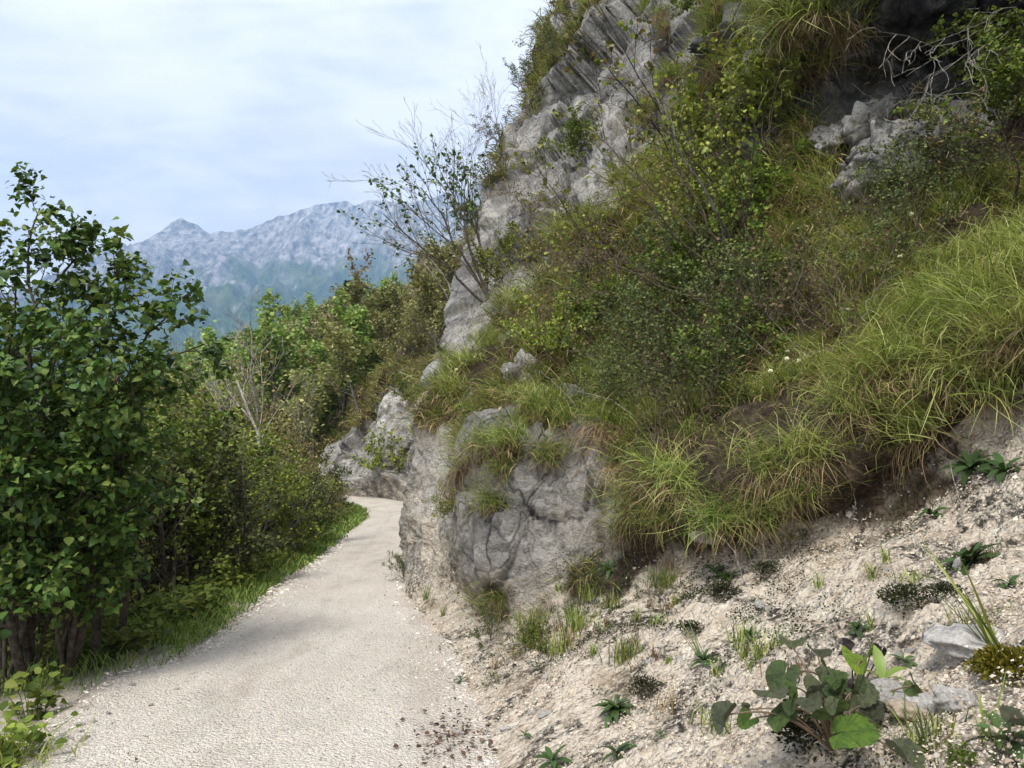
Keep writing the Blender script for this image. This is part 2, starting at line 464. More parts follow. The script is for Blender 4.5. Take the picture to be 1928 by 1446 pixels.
# displacement amplitude (metres)
AMP = [[.02, .07, .11, .12, .12, .2, .3, .45, .5, .3]] * 5 + [
    [.02, .07, .12, .12, .15, .25, .4, .7, .9, .6], [.02, .06, .20, .20, .2, .3, .55, 1.0, 1.2, .8], [.02, .09, .26, .22, .22, .3, .6, 1.1, 1.2, .8],
    [.02, .12, .24, .26, .25, .3, .6, 1.1, 1.2, .8], [.02, .12, .22, .26, .28, .32, .6, 1.0, .9, .8], [.02, .15, .25, .3, .3, .35, .5, .8, .8, .8],
    [.02, .3, .4, .4, .4, .5, .6, .8, .8, .8]] + [[.05, .5, .75, .8, .7, .6, .6, .6, .6, .6]] * 4 + [[.05, .15, .2, .3, .4, .5, .5, .5, .5, .5]] * 4
NCOL = [10, 14, 50, 74, 84, 84, 66, 60, 56, 26, 14, 22, 34, 40, 34, 26, 18, 14, 8]
NROW = [44, 52, 30, 52, 50, 52, 56, 46, 14]


def resample(A, counts, axis):
    """Catmull-Rom along one axis with the given number of steps per interval"""
    A = np.moveaxis(np.asarray(A, float), axis, 0)
    n = len(A)
    outl = []
    for i in range(n - 1):
        p1, p2 = A[i], A[i + 1]
        p0 = A[i - 1] if i > 0 else 2 * p1 - p2
        p3 = A[i + 2] if i + 2 < n else 2 * p2 - p1
        d = lambda a, b: np.maximum(np.linalg.norm(np.atleast_1d(b - a), axis=-1, keepdims=True) if a.ndim > 1 else np.abs(b - a), 1e-3)
        if A.shape[-1] == 3:
            d0, d1, d2 = d(p0, p1), d(p1, p2), d(p2, p3)
            m1 = ((p1 - p0) / d0 * d1 * d1 / (d0 + d1) + (p2 - p1) / d1 * d0 * d1 / (d0 + d1))
            m2 = ((p2 - p1) / d1 * d2 * d1 / (d1 + d2) + (p3 - p2) / d2 * d1 * d1 / (d1 + d2))
        else:
            m1 = m2 = 0 * p1
        k = counts[i]
        ts = np.arange(k) / k
        if i == n - 2: ts = np.append(ts, 1.0)
        for tt in ts:
            h00, h10 = 2 * tt**3 - 3 * tt**2 + 1, tt**3 - 2 * tt**2 + tt
            h01, h11 = -2 * tt**3 + 3 * tt**2, tt**3 - tt**2
            outl.append(h00 * p1 + h10 * m1 + h01 * p2 + h11 * m2)
    return np.moveaxis(np.array(outl), 0, axis)


def loft_all():
    P = resample(resample(np.array(ST, float), NCOL, 0), NROW, 1)
    f = lambda T: resample(resample(np.array(T, float)[..., None], NCOL, 0), NROW, 1)[..., 0]
    return P, f(VEG), f(GRV), f(STN), f(AMP)


HP, HV, HG, HS, HA = loft_all()
NU, NV = HP.shape[:2]


def grid_normals(P):
    du = np.gradient(P, axis=0)
    dv = np.gradient(P, axis=1)
    n = np.cross(dv, du)
    return n / np.maximum(np.linalg.norm(n, axis=-1, keepdims=True), 1e-9)


def displace_hill():
    global HP
    N = grid_normals(HP)
    P = HP.reshape(-1, 3).astype(np.float32)
    n = N.reshape(-1, 3)
    amp = HA.reshape(-1)
    grav = np.clip(HG.reshape(-1), 0, 1)
    rk = 1 - grav
    lim = lambda lam, k: np.minimum(amp * .50, k * lam)      # relief of each size stays in proportion to that size
    d = np.zeros(len(P))
    wv = np.stack([fbm(P * .5, 4, 5), fbm(P * .5, 4, 6), fbm(P * .5, 4, 7)], 1)
    for lam, sd_, k in ((3.4, 11, .20), (1.5, 23, .20), (.6, 29, .10), (.24, 31, .13)):
        q = (P + .35 * lam * wv) * np.array((1, 1, .7)) / lam
        f1, f2, rnd, off = worley(q, sd_)
        tilt = (off * rnd).sum(1) * 1.3 + rnd[:, 0] * .55
        d += lim(lam, k) * (tilt - .12 * sstep(f2 - f1, .10, 0.0))
    for lam, sd_, k in ((2.2, 41, .11), (.9, 45, .10), (.40, 49, .15), (.17, 53, .18), (.075, 57, .18)):
        d += lim(lam, k) * (.75 - 1.5 * np.abs(pnoise((P + .25 * lam * wv) / lam * np.array((1.1, 1.1, .85)), sd_)) + .6 * pnoise(P / lam * .8, sd_ + 2))
    soft = fbm(P * 1.6, 4, 81, .5) * .6
    fine = fbm(P * 14, 3, 91, .6)
    disp = rk * d + grav * amp * soft
    run = ridged(np.column_stack([P[:, 1] * 2.4 + .5 * fbm(P * 1.2, 3, 83), P[:, 2] * .5, 0 * P[:, 0]]), 3, 85)
    disp += grav * .035 * run * np.clip(amp / .07, 0, 1)
    disp += grav * (.016 * fine + .012 * ridged(P * 26, 2, 95)) * np.clip(amp / .05, 0, 1)
    HP = (P + n * disp[:, None]).reshape(NU, NV, 3)


displace_hill()
HN = grid_normals(HP)
_P = HP.reshape(-1, 3)
veg_noise = fbm(_P * .8, 4, 131) * .55 + fbm(_P * 3.0, 3, 151) * .25
HVEG = np.clip(sstep(HV.reshape(-1) + veg_noise * 1.0 * (4 * HV * (1 - HV)).reshape(-1) ** .5, .38, .62), 0, 1).reshape(NU, NV)
HGR = np.clip(HG.reshape(-1) + .35 * fbm(_P * 2.2, 4, 171) * (4 * np.clip(HG, 0, 1) * (1 - np.clip(HG, 0, 1))).reshape(-1), 0, 1).reshape(NU, NV)
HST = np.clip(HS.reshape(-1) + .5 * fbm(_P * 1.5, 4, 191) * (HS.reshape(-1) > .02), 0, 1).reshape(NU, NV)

row0 = np.concatenate([[0], np.cumsum(NROW)])
col0 = np.concatenate([[0], np.cumsum(NCOL)])


def hill_piece(name, u0, u1, v0, v1, label=None, cat=None):
    sl = (slice(u0, u1 + 1), slice(v0, v1 + 1))
    V = HP[sl].reshape(-1, 3)
    F = grid_faces(u1 - u0 + 1, v1 - v0 + 1)
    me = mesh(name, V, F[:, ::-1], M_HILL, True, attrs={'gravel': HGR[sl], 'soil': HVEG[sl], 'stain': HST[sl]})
    return structure(name, me)


hill_piece('gravel_bank', 0, col0[9], 0, row0[2])
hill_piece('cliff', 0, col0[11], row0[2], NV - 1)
hill_piece('rock_wall', col0[9], col0[11], 0, row0[2])
hill_piece('far_cliff', col0[11], col0[15], 0, row0[4])
hill_piece('wooded_hill', col0[15], NU - 1, 0, row0[4])
hill_piece('hilltop', col0[11], NU - 1, row0[4], NV - 1)

# ------------------------------------------------------------------ path
PATH_C = np.array([(-1.15, -6), (-1.2, -2), (-1.25, 0), (-1.32, 2), (-1.45, 4), (-1.52, 4.9), (-1.56, 5.45), (-1.62, 6.1), (-2.0, 8.5), (-2.25, 11.5), (-2.55, 15), (-3.0, 19), (-3.9, 22.5), (-5.6, 24.9), (-8.5, 27), (-13, 29.5), (-20, 33), (-30, 43), (-48, 70), (-110, 150)], float)
PATH_L = np.array([1.8, 1.75, 1.7, 1.6, 1.30, 1.46, 1.48, 1.10, .9, .82, .85, .8, .9, 1.0, 1.1, 1.1, 1.1, 1.2, 1.2, 1.2])
PATH_R = np.array([2.4, 2.2, 2.0, 1.9, 1.7, 1.63, 1.56, 1.5, 1.3, 1.1, 1.0, 1.0, 1.0, 1.3, 1.3, 1.2, 1.2, 1.2, 1.2, 1.2])


def dense_line(step=.06):
    c3 = np.column_stack([PATH_C, np.zeros(len(PATH_C))])
    seg = np.linalg.norm(np.diff(c3, axis=0), axis=1)
    cnt = np.maximum(2, (seg / np.maximum(step, np.minimum(1.0, .012 * np.abs(c3[:-1, 1]) ** 1.1)) ).astype(int))
    cnt = np.minimum(cnt, 60)
    pts = resample(c3[:, None, :], cnt, 0)[:, 0, :2]
    L = resample(PATH_L[:, None, None], cnt, 0)[:, 0, 0]
    Rr = resample(PATH_R[:, None, None], cnt, 0)[:, 0, 0]
    return pts, L, Rr


PC, PL_, PR_ = dense_line()
PT = np.gradient(PC, axis=0)
PT /= np.linalg.norm(PT, axis=1, keepdims=True)
PN = np.column_stack([PT[:, 1], -PT[:, 0]])           # to the right of travel


def path_dist(x, y):
    """signed distance left of the path's left edge (positive = outside, valley side)"""
    q = np.column_stack([x, y])
    best = np.full(len(q), 1e9)
    sgn = np.zeros(len(q))
    for i in range(0, len(PC), 2):
        d = q - PC[i]
        r = (d ** 2).sum(1)
        mk = r < best
        best[mk] = r[mk]
        sgn[mk] = (-(d @ PN[i]) - PL_[i])[mk]
    far = np.sqrt(best)
    return np.where(sgn > 0, np.maximum(sgn, far - 1.7), sgn)


def valley_drop(e):
    e = np.maximum(e, 0)
    return -np.where(e < 1.1, .10 * e ** 2, .121 + .62 * (np.minimum(e, 14.5) - 1.1)) - .0 * e


def edge_noise(x, y):
    return .20 * pnoise(np.column_stack([x * 1.1, y * 1.1, 0 * x]), 7) + .16 * pnoise(np.column_stack([x * 3.3, y * 3.3, 0 * x]), 8) + .07 * pnoise(np.column_stack([x * 9, y * 9, 0 * x]), 10)


def ground_z(x, y):
    x = np.asarray(x, float); y = np.asarray(y, float)
    e = path_dist(x, y)
    z = valley_drop(e - .12)
    z = z + np.where(e > .2, .12 * np.minimum(e, 3) / 3 * fbm(np.column_stack([x, y, 0 * x]) * .8, 3, 9), 0)
    return z


def build_ground():
    xs = np.concatenate([-np.geomspace(5400, 40, 26)[:-1], np.linspace(-40, -8, 50)[:-1], np.linspace(-8, 1.5, 110), np.geomspace(2.5, 3000, 22)])
    ys = np.concatenate([[-250, -120, -60, -25, -12], np.linspace(-6, 30, 200)[:-1], np.linspace(30, 80, 60)[:-1], np.geomspace(80, 4450, 34)])
    X, Y = np.meshgrid(xs, ys, indexing='ij')
    x, y = X.ravel(), Y.ravel()
    z = ground_z(x, y) - .03
    e = path_dist(x, y)
    z = np.where(y > 90, np.minimum(z, -8.4), z)
    inside = (e < 0)
    z = np.where(inside & (y < 90), -.05, z)
    riv = (np.abs(x + 52 + 14 * np.sin(y * .013)) < 14)
    grv = (np.abs(x + 46 + 14 * np.sin(y * .013)) < 27) & (e > 14)
    z = np.where(riv & (e > 14), z - 1.2, z)
    me = mesh('ground', np.column_stack([x, y, z]), grid_faces(len(xs), len(ys)), M_GROUND, True, attrs={'gravel': np.maximum(grv, np.where(y < 45, 1 - sstep(e + .25 * pnoise(np.column_stack([x * 2.5, y * 2.5, 0 * x]), 12), .10, .50), 0))})
    structure('ground', me)
    m, t = new_mat('river_water')
    co = t.n('ShaderNodeTexCoord').outputs['Object']
    finish(t, (.20, .42, .40), .12, t.noise(co, 1.5, 4), .05, .6, .5)
    yy = np.linspace(-200, 900, 120)
    c = -52 - 14 * np.sin(yy * .013)
    V = np.concatenate([np.column_stack([c - 15, yy, 0 * yy - 9.15]), np.column_stack([c + 15, yy, 0 * yy - 9.15])])
    structure('river', mesh('river', V, grid_faces(2, len(yy)), m))


build_ground()


def build_path():
    nv = 46
    s = np.linspace(0, 1, nv)
    X, Y, Z = [], [], []
    for i in range(len(PC)):
        a, b = -PL_[i], PR_[i]
        wv = a + (b - a) * s
        p = PC[i] + PN[i] * wv[:, None]
        X.append(p[:, 0]); Y.append(p[:, 1])
        edge = np.minimum(wv - a, .6)
        Z.append(.014 - .09 * (1 - np.clip(edge / .30, 0, 1)) ** 1.6 + .02 * np.sin(np.clip((wv - a) / (b - a), 0, 1) * math.pi))
    X, Y, Z = map(np.array, (X, Y, Z))
    x, y, z = X.ravel(), Y.ravel(), Z.ravel()
    z = z + .014 * fbm(np.column_stack([x * 1.6, y * 1.2, 0 * x]), 4, 201) + .005 * fbm(np.column_stack([x * 13, y * 13, 0 * x]), 2, 211)
    x = x + edge_noise(x, y) * np.tile(np.exp(-s / .06), len(PC))
    rel = np.tile(s, len(PC))
    worn = np.maximum.reduce([np.exp(-((rel - .40) / .05) ** 2) * .55, sstep(rel, .18, .02), .7 * sstep(rel, .66, .80)])
    me = mesh('path', np.column_stack([x, y, z]), grid_faces(len(PC), nv)[:, ::-1], M_PATH, attrs={'worn': worn})
    structure('path', me)


build_path()

# ------------------------------------------------------------------ mountains and the wooded ridge below them
def build_mountain():
    D = 4000.0
    sky_px = [(-900, 700), (-500, 660), (-200, 600), (0, 556), (120, 520), (190, 510), (232, 502), (262, 470), (300, 440), (330, 421), (352, 419), (376, 430), (405, 443), (440, 440), (490, 420), (540, 402), (580, 385), (615, 372), (645, 366), (662, 377), (690, 370), (730, 380), (770, 384), (830, 372), (900, 352), (1000, 330), (1150, 350), (1500, 420), (2100, 560)]
    cx = np.array([at(a, b, D)[0] for a, b in sky_px])
    cz = np.array([at(a, b, D)[2] for a, b in sky_px])
    nx, ny = 460, 230
    xs = np.interp(np.linspace(0, 1, nx), [0, .12, .80, 1], [-5000, -2500, 300, 3200])
    tt = np.linspace(0, 1, ny)                        # 0 foot (near), .82 crest, 1 back
    X = np.repeat(xs[:, None], ny, 1)
    crest = np.interp(xs, cx, cz)
    crest = crest + 13 * fbm(np.column_stack([xs / 70, 0 * xs, 0 * xs]), 4, 301)
    ycrest = D + 160 * fbm(np.column_stack([xs / 700, 0 * xs + 3, 0 * xs]), 3, 305)
    ynear = 1500.0
    f = np.clip(tt / .82, 0, 1)
    prof = np.where(tt < .82, .10 * f + .42 * f ** 2 + .48 * f ** 3.4, 1 - ((tt - .82) / .18) ** 1.3 * .8)
    Y = np.where(tt[None] < .82, ynear + (ycrest[:, None] - ynear) * f[None], ycrest[:, None] + (tt[None] - .82) / .18 * 220)
    # spurs and gullies run down from the crest
    q = np.column_stack([X.ravel() / 520 + .18 * Y.ravel() / 620, Y.ravel() / 2600, 0 * X.ravel()])
    q = q + .15 * fbm(q * 2, 3, 309)[:, None]
    sp = ridged(q, 6, 311, .52)
    q2 = np.column_stack([X.ravel() / 120, Y.ravel() / 950, 0 * X.ravel()])
    q2 = q2 + .22 * fbm(q2 * np.array((1.2, 5, 1)), 3, 325)[:, None] * np.array((1, 0, 0))
    sp2 = ridged(q2, 4, 331, .55)
    fine = fbm(np.column_stack([X.ravel(), Y.ravel(), 0 * X.ravel()]) / 80, 4, 341, .6)
    mid = np.tile(np.clip(4 * f * (1 - f), 0, 1) ** 1.0 * (tt < .82), nx)
    near_crest = np.tile(np.exp(-((1 - f) / .14)) * 0 + sstep(f, .5, .72) * (1 - sstep(f, .82, .99)), nx)
    Z = crest[:, None] * prof[None]
    z = Z.ravel() + mid * (210 * sp + 14 * fine) + near_crest * (36 * sp2 + 6 * fine)
    # the lower spur crossing in front of the massif
    z = np.maximum(z, -9)
    hgt = z / np.repeat(crest, ny)
    rock = sstep(hgt + .10 * fbm(np.column_stack([X.ravel(), Y.ravel(), z]) / 260, 5, 351) * 1.5 * 1.0 + .12 * sp2 + .10 * sp, .76, .94)
    left = np.repeat(sstep(xs, -1500, -1900), ny)
    rock = np.maximum(rock, left * sstep(hgt + .15 * sp2, .55, .75))
    me = mesh('mountain', np.column_stack([X.ravel(), Y.ravel(), z]), grid_faces(nx, ny), M_MOUNT, True, attrs={'rock': rock})
    structure('mountain', me)


build_mountain()


def build_ridge():
    D = 330.0
    pts = [(-400, 900), (60, 820), (200, 770), (300, 735), (360, 715), (395, 692), (430, 668), (470, 640), (520, 615), (580, 592), (640, 572), (760, 540), (900, 520), (1200, 500)]
    cx = np.array([at(a, b, D)[0] for a, b in pts])
    cz = np.array([at(a, b, D)[2] for a, b in pts])
    nx, ny = 260, 90
    xs = np.linspace(cx[0], cx[-1], nx)
    tt = np.linspace(0, 1, ny)
    crest = np.interp(xs, cx, cz) - 5
    f = np.clip(tt / .75, 0, 1)
    prof = np.where(tt < .75, f ** 1.1, 1 - (tt - .75) / .25 * .7)
    X = np.repeat(xs[:, None], ny, 1)
    Y = D - 150 + 150 * f[None] + np.maximum(tt - .75, 0)[None] / .25 * 110 + 0 * X
    Z = -9 + (crest[:, None] + 9) * prof[None]
    q = np.column_stack([X.ravel(), Y.ravel(), 0 * X.ravel()])
    bump_ = 3.0 * np.abs(fbm(q / 7, 3, 361)) + 5 * fbm(q / 40, 3, 371)
    m, t = new_mat('far_woods_green')
    co = t.n('ShaderNodeTexCoord').outputs['Object']
    n = t.noise(co, .30, 5, .7)
    c = t.mix(t.smooth(n, .4, .62), (.030, .045, .020), (.095, .10, .045))
    finish(t, c, .95, n, 2.0, 1.0, .1)
    me = mesh('wooded_ridge', np.column_stack([X.ravel(), Y.ravel(), Z.ravel() + bump_]), grid_faces(nx, ny), m)
    structure('wooded_ridge', me)


build_ridge()

# ------------------------------------------------------------------ the blue air between here and the mountains
def build_haze():
    x0, x1, y0, y1, z0, z1 = -5600, 3900, -260, 4560, -13, 1620
    V = [(x, y, z) for x in (x0, x1) for y in (y0, y1) for z in (z0, z1)]
    F = [(0, 1, 3, 2), (4, 6, 7, 5), (0, 4, 5, 1), (2, 3, 7, 6), (0, 2, 6, 4), (1, 5, 7, 3)]
    m, t = new_mat('haze')
    v = t.n('ShaderNodeVolumePrincipled', {'Color': (.36, .59, 1.0), 'Density': HAZE_D, 'Anisotropy': 0.0})
    t.n('ShaderNodeOutputMaterial', {1: v.outputs[0]})
    obj('haze', mesh('haze', V, np.array(F), m, False), kind='stuff')


HAZE_D = 2.2e-4
build_haze()

# ================================================================== vegetation helpers
def unit(a):
    return a / np.maximum(np.linalg.norm(a, axis=-1, keepdims=True), 1e-9)


def blades(rng, base, az, L, th0, th1, wd, K=4, p=1.3, twist=.5):
    """tapering strips; th0/th1 angle from vertical at root and tip; returns V, [quads, tris]"""
    base = np.asarray(base, float)
    n = len(base)
    az, L, th0, th1, wd = [np.broadcast_to(np.asarray(a, float), (n,)) for a in (az, L, th0, th1, wd)]
    ts = (np.arange(K) + .5) / K
    th = th0[:, None] + (th1 - th0)[:, None] * ts[None] ** p
    step = (L / K)[:, None]
    outd = np.cumsum(np.sin(th) * step, 1)
    up = np.cumsum(np.cos(th) * step, 1)
    outd = np.concatenate([np.zeros((n, 1)), outd], 1)
    up = np.concatenate([np.zeros((n, 1)), up], 1)
    az2 = az[:, None] + (rng.normal(0, twist, n) * .5)[:, None] * np.linspace(0, 1, K + 1)[None]
    C = np.stack([outd * np.cos(az2), outd * np.sin(az2), up], -1) + base[:, None]
    tw = az + math.pi / 2 + rng.normal(0, twist, n)
    side = np.stack([np.cos(tw), np.sin(tw), rng.normal(0, .25, n)], -1)
    prof = np.array([.75, 1.0, .92, .7, .45, .3])[:K] if K <= 5 else np.linspace(1, .3, K)
    Lf = C[:, :K] + side[:, None] * (wd[:, None] * .5 * prof)[..., None]
    Rt = C[:, :K] - side[:, None] * (wd[:, None] * .5 * prof)[..., None]
    V = np.concatenate([Lf, Rt, C[:, K:]], 1)
    m = 2 * K + 1
    q = np.array([(i, i + K, i + K + 1, i + 1) for i in range(K - 1)])
    o = (np.arange(n) * m)[:, None, None]
    Q = (q[None] + o).reshape(-1, 4)
    T = (np.array([[K - 1, 2 * K - 1, 2 * K]])[None] + o).reshape(-1, 3)
    return V.reshape(-1, 3), [Q, T]


LEAF2 = (np.array([(0, 0, 0), (.45, -.5, .10), (1, 0, -.04), (.45, .5, .10)]), np.array([(0, 1, 2, 3)]))
LEAF4 = (np.array([(0, 0, 0), (.3, -.46, .10), (.72, -.36, .06), (1, 0, -.14), (.72, .36, .06), (.3, .46, .10), (.5, 0, -.02)]),
         np.array([(0, 1, 2, 6), (6, 2, 3, 3), (0, 6, 4, 5), (6, 3, 3, 4)]))
LEAF4 = (LEAF4[0], [np.array([(0, 1, 2, 6), (0, 6, 4, 5)]), np.array([(6, 2, 3), (6, 3, 4)])])
_half = [(0.0, 0.0), (.10, .30), (.26, .47), (.45, .50), (.60, .40), (.70, .36), (.84, .20), (1.0, 0.0)]


def hazel_leaf(fold=.22, curl=.25):
    mid = [(x, 0, -curl * x * x) for x, _ in _half]
    V = list(mid)
    for s in (1, -1):
        for i, (x, y) in enumerate(_half[1:-1]):
            V.append((x - .05 * (i % 2), s * y, fold * y - curl * x * x + .05 * (-1) ** i * y))
    F4, F3 = [], []
    for si, s in enumerate((1, -1)):
        b = len(mid) + si * (len(_half) - 2)
        n = len(_half) - 2
        tri = lambda a: a if s == 1 else a[::-1]
        F3.append(tri((0, 1, b)))
        for i in range(n - 1):
            F4.append(tri((1 + i, 2 + i, b + i + 1, b + i)))
        F3.append(tri((n, n + 1, b + n - 1)))
    return np.array(V, float), [np.array(F4), np.array(F3)]


def place_shapes(tmpl, pos, X, Nn, size, width=1.0):
    """copies of a template with local x along X and local z along Nn"""
    TV, TF = tmpl
    TF = TF if isinstance(TF, list) else [TF]
    X = unit(X)
    Y = unit(np.cross(Nn, X))
    Z = np.cross(X, Y)
    size = np.broadcast_to(np.asarray(size, float), (len(pos),))
    V = pos[:, None] + size[:, None, None] * (TV[None, :, 0:1] * X[:, None] + width * TV[None, :, 1:2] * Y[:, None] + TV[None, :, 2:3] * Z[:, None])
    m = len(TV)
    o = (np.arange(len(pos)) * m)[:, None, None]
    return V.reshape(-1, 3), [(f[None] + o).reshape(-1, f.shape[1]) for f in TF]


def join(parts):
    """several (V, [F..]) into one"""
    Vs, by = [], {}
    off = 0
    for V, F in parts:
        for f in (F if isinstance(F, list) else [F]):
            if len(f): by.setdefault(f.shape[1], []).append(np.asarray(f) + off)
        Vs.append(V)
        off += len(V)
    return np.concatenate(Vs), [np.concatenate(v) for v in by.values()]


def tube(pts, rad, sides=5):
    pts = np.asarray(pts, float)
    n = len(pts)
    T = unit(np.gradient(pts, axis=0))
    ref = np.array((.31, .17, .93)) if abs(T[0, 2]) < .8 else np.array((.95, .2, .1))
    A = unit(np.cross(T, ref))
    B = np.cross(T, A)
    a = np.arange(sides) / sides * 2 * math.pi
    V = pts[:, None] + np.asarray(rad)[:, None, None] * (np.cos(a)[None, :, None] * A[:, None] + np.sin(a)[None, :, None] * B[:, None])
    i = np.arange(n * sides).reshape(n, sides)
    j = np.roll(i, -1, 1)
    F = np.stack([i[:-1], j[:-1], j[1:], i[1:]], -1).reshape(-1, 4)
    return V.reshape(-1, 3), [F]


class Plant:
    """grows limbs; collects tubes (per level) and leaf anchors"""
    def __init__(self, seed):
        self.r = np.random.default_rng(seed)
        self.lines = []          # (level, pts, radii)
        self.anc = []            # (pos, dir)

    def limb(self, p, d, L, r, lev, spec):
        sp = spec[lev]
        rg = self.r
        n = max(3, int(sp.get('seg', 6)))
        st = L / n
        p = np.array(p, float); d = unit(np.array(d, float))
        pts, dirs = [p.copy()], [d.copy()]
        for i in range(n):
            d = unit(d + rg.normal(0, sp.get('wob', .15), 3) + np.array((0, 0, sp.get('up', .05))))
            p = p + d * st
            pts.append(p.copy()); dirs.append(d.copy())
        rad = r * np.linspace(1, sp.get('taper', .35), n + 1)
        self.lines.append((lev, np.array(pts), rad))
        if lev + 1 < len(spec):
            k = sp['kids']
            k = int(rg.integers(max(1, int(k * .75)), int(k * 1.25) + 1))
            for c in range(k):
                f = sp.get('from', .3) + (1 - sp.get('from', .3)) * (c + rg.random()) / k
                idx = min(f * n, n - 1e-3)
                a = int(idx)
                q = pts[a] + (pts[a + 1] - pts[a]) * (idx - a)
                ax = unit(np.cross(dirs[a], rg.normal(0, 1, 3)))
                ang = sp.get('ang', .8) * rg.uniform(.6, 1.3)
                nd = dirs[a] * math.cos(ang) + ax * math.sin(ang)
                self.limb(q, nd, L * sp.get('ratio', .5) * (1.15 - .55 * f) * rg.uniform(.7, 1.25), rad[a] * sp.get('rr', .55), lev + 1, spec)
        if sp.get('leaf', 0):
            m = rg.poisson(sp['leaf'])
            for c in range(m):
                f = rg.uniform(sp.get('lfrom', .15), 1.0)
                idx = min(f * n, n - 1e-3)
                a = int(idx)
                q = pts[a] + (pts[a + 1] - pts[a]) * (idx - a)
                self.anc.append((q, unit(dirs[a] + rg.normal(0, .8, 3))))

    def wood(self, levels=None, sides=(7, 5, 4, 3, 3)):
        return join([tube(p, r, sides[min(l, 4)]) for l, p, r in self.lines if levels is None or l in levels])

    def leaf_mesh(self, tmpl, size, spread=.03, upb=.7, droop=-.15, width=1.0, sel=None):
        rg = self.r
        P = np.array([a for a, _ in self.anc]); D = np.array([d for _, d in self.anc])
        if sel is not None: P, D = P[sel], D[sel]
        P = P + rg.normal(0, spread, P.shape)
        Nn = unit(rg.normal(0, 1, P.shape) * (1 - upb) + np.array((0, 0, upb)))
        X = unit(D + np.array((0, 0, droop)))
        X = unit(X - Nn * (X * Nn).sum(1, keepdims=True) * .8)
        return place_shapes(tmpl, P, X, Nn, size * rg.uniform(.6, 1.25, len(P)), width)


def mat_leaf(name, cols, trans=.28, rough=.5, spec=.35, objvar=.25):
    """leaf colours picked per leaf; a little light comes through"""
    m, t = new_mat(name)
    rnd = t.n('ShaderNodeNewGeometry').outputs['Random Per Island']
    cols = list(cols) * 2 if len(cols) == 1 else cols
    n = len(cols)
    c = t.ramp(rnd, [((i + .5) / n, col) for i, col in enumerate(cols)])
    oi = t.n('ShaderNodeObjectInfo').outputs['Random']
    v = t.math('MULTIPLY_ADD', oi, 2 * objvar, 1 - objvar)
    c = t.n('ShaderNodeHueSaturation', {'Color': c, 'Value': v, 'Hue': t.math('MULTIPLY_ADD', oi, .02, .49)}).outputs[0]
    b = t.n('ShaderNodeBsdfPrincipled', {'Base Color': c, 'Roughness': rough, 'Specular IOR Level': spec})
    tr = t.n('ShaderNodeBsdfTranslucent', {'Color': t.mix(.5, c, (1.0, 1.0, .25), 'MULTIPLY')})
    t.n('ShaderNodeOutputMaterial', {0: t.n('ShaderNodeMixShader', {0: trans, 1: b.outputs[0], 2: tr.outputs[0]}).outputs[0]})
    return m


def mat_bark(name, a, b, sc=18):
    m, t = new_mat(name)
    co = t.n('ShaderNodeTexCoord').outputs['Object']
    n = t.noise(co, sc, 5, .7)
    finish(t, t.mix(t.smooth(n, .38, .62), a, b), .9, n, .01, .6, .2)
    return m


def mat_stone(name, a, b, c):
    m, t = new_mat(name)
    co = t.n('ShaderNodeTexCoord').outputs['Object']
    oi = t.n('ShaderNodeObjectInfo').outputs['Random']
    n = t.noise(co, 6, 7, .7)
    n2 = t.noise(co, 30, 5, .7)
    cc = t.ramp(n, [(.32, a), (.5, b), (.68, c)])
    cc = t.mix(t.math('MULTIPLY', t.smooth(n2, .58, .68), .6), cc, (.09, .085, .08))
    cc = t.n('ShaderNodeHueSaturation', {'Color': cc, 'Value': t.math('MULTIPLY_ADD', oi, .4, .8)}).outputs[0]
    finish(t, cc, .93, t.math('ADD', n, t.math('MULTIPLY', n2, .4)), .02, .8, .2)
    return m


M_GRASS = mat_leaf('green_grass', [(0.057, 0.101, 0.018), (0.108, 0.169, 0.029), (0.166, 0.236, 0.043), (0.242, 0.297, 0.057), (0.319, 0.338, 0.086), (0.345, 0.311, 0.129)], .3, .45, .35)
M_GRASSY = mat_leaf('yellow_green_grass', [(0.096, 0.142, 0.029), (0.183, 0.236, 0.049), (0.268, 0.330, 0.073), (0.355, 0.401, 0.098), (0.408, 0.425, 0.146)], .3, .42, .4, .15)
M_DRY = mat_leaf('dry_grass', [(0.065, 0.043, 0.022), (0.156, 0.106, 0.054), (0.260, 0.181, 0.096), (0.390, 0.288, 0.156)], .12, .7, .2)
M_DARKLEAF = mat_leaf('blue_green_small_leaves', [(0.035, 0.056, 0.019), (0.064, 0.094, 0.030), (0.104, 0.131, 0.043), (0.160, 0.175, 0.057)], .2, .65, .15)
M_MIDLEAF = mat_leaf('mid_green_leaves', [(0.051, 0.085, 0.014), (0.087, 0.137, 0.022), (0.138, 0.189, 0.030), (0.203, 0.234, 0.042)], .3, .6, .2)
M_LIMELEAF = mat_leaf('yellow_green_leaves', [(0.078, 0.112, 0.016), (0.143, 0.188, 0.026), (0.221, 0.263, 0.039), (0.312, 0.325, 0.058)], .32, .5, .3)
M_OLIVE = mat_leaf('olive_leaves', [(0.054, 0.068, 0.017), (0.101, 0.112, 0.025), (0.155, 0.158, 0.042), (0.232, 0.195, 0.063), (0.264, 0.173, 0.070)], .22, .55, .3)
M_RUSTY = mat_leaf('brown_autumn_leaves', [(0.075, 0.056, 0.026), (0.135, 0.091, 0.046), (0.180, 0.119, 0.065), (0.150, 0.140, 0.052)], .2, .6, .2)
M_HAZEL = mat_leaf('broad_green_leaves', [(0.025, 0.062, 0.013), (0.040, 0.095, 0.016), (0.067, 0.138, 0.023), (0.105, 0.186, 0.032), (0.149, 0.211, 0.045)], .25, .5, .25, .1)
M_CONIFER = mat_leaf('conifer_needles', [(0.016, 0.034, 0.017), (0.029, 0.055, 0.024), (0.046, 0.078, 0.031)], .05, .6, .2)
M_BARK = mat_bark('dark_bark', (.030, .024, .018), (.085, .07, .055))
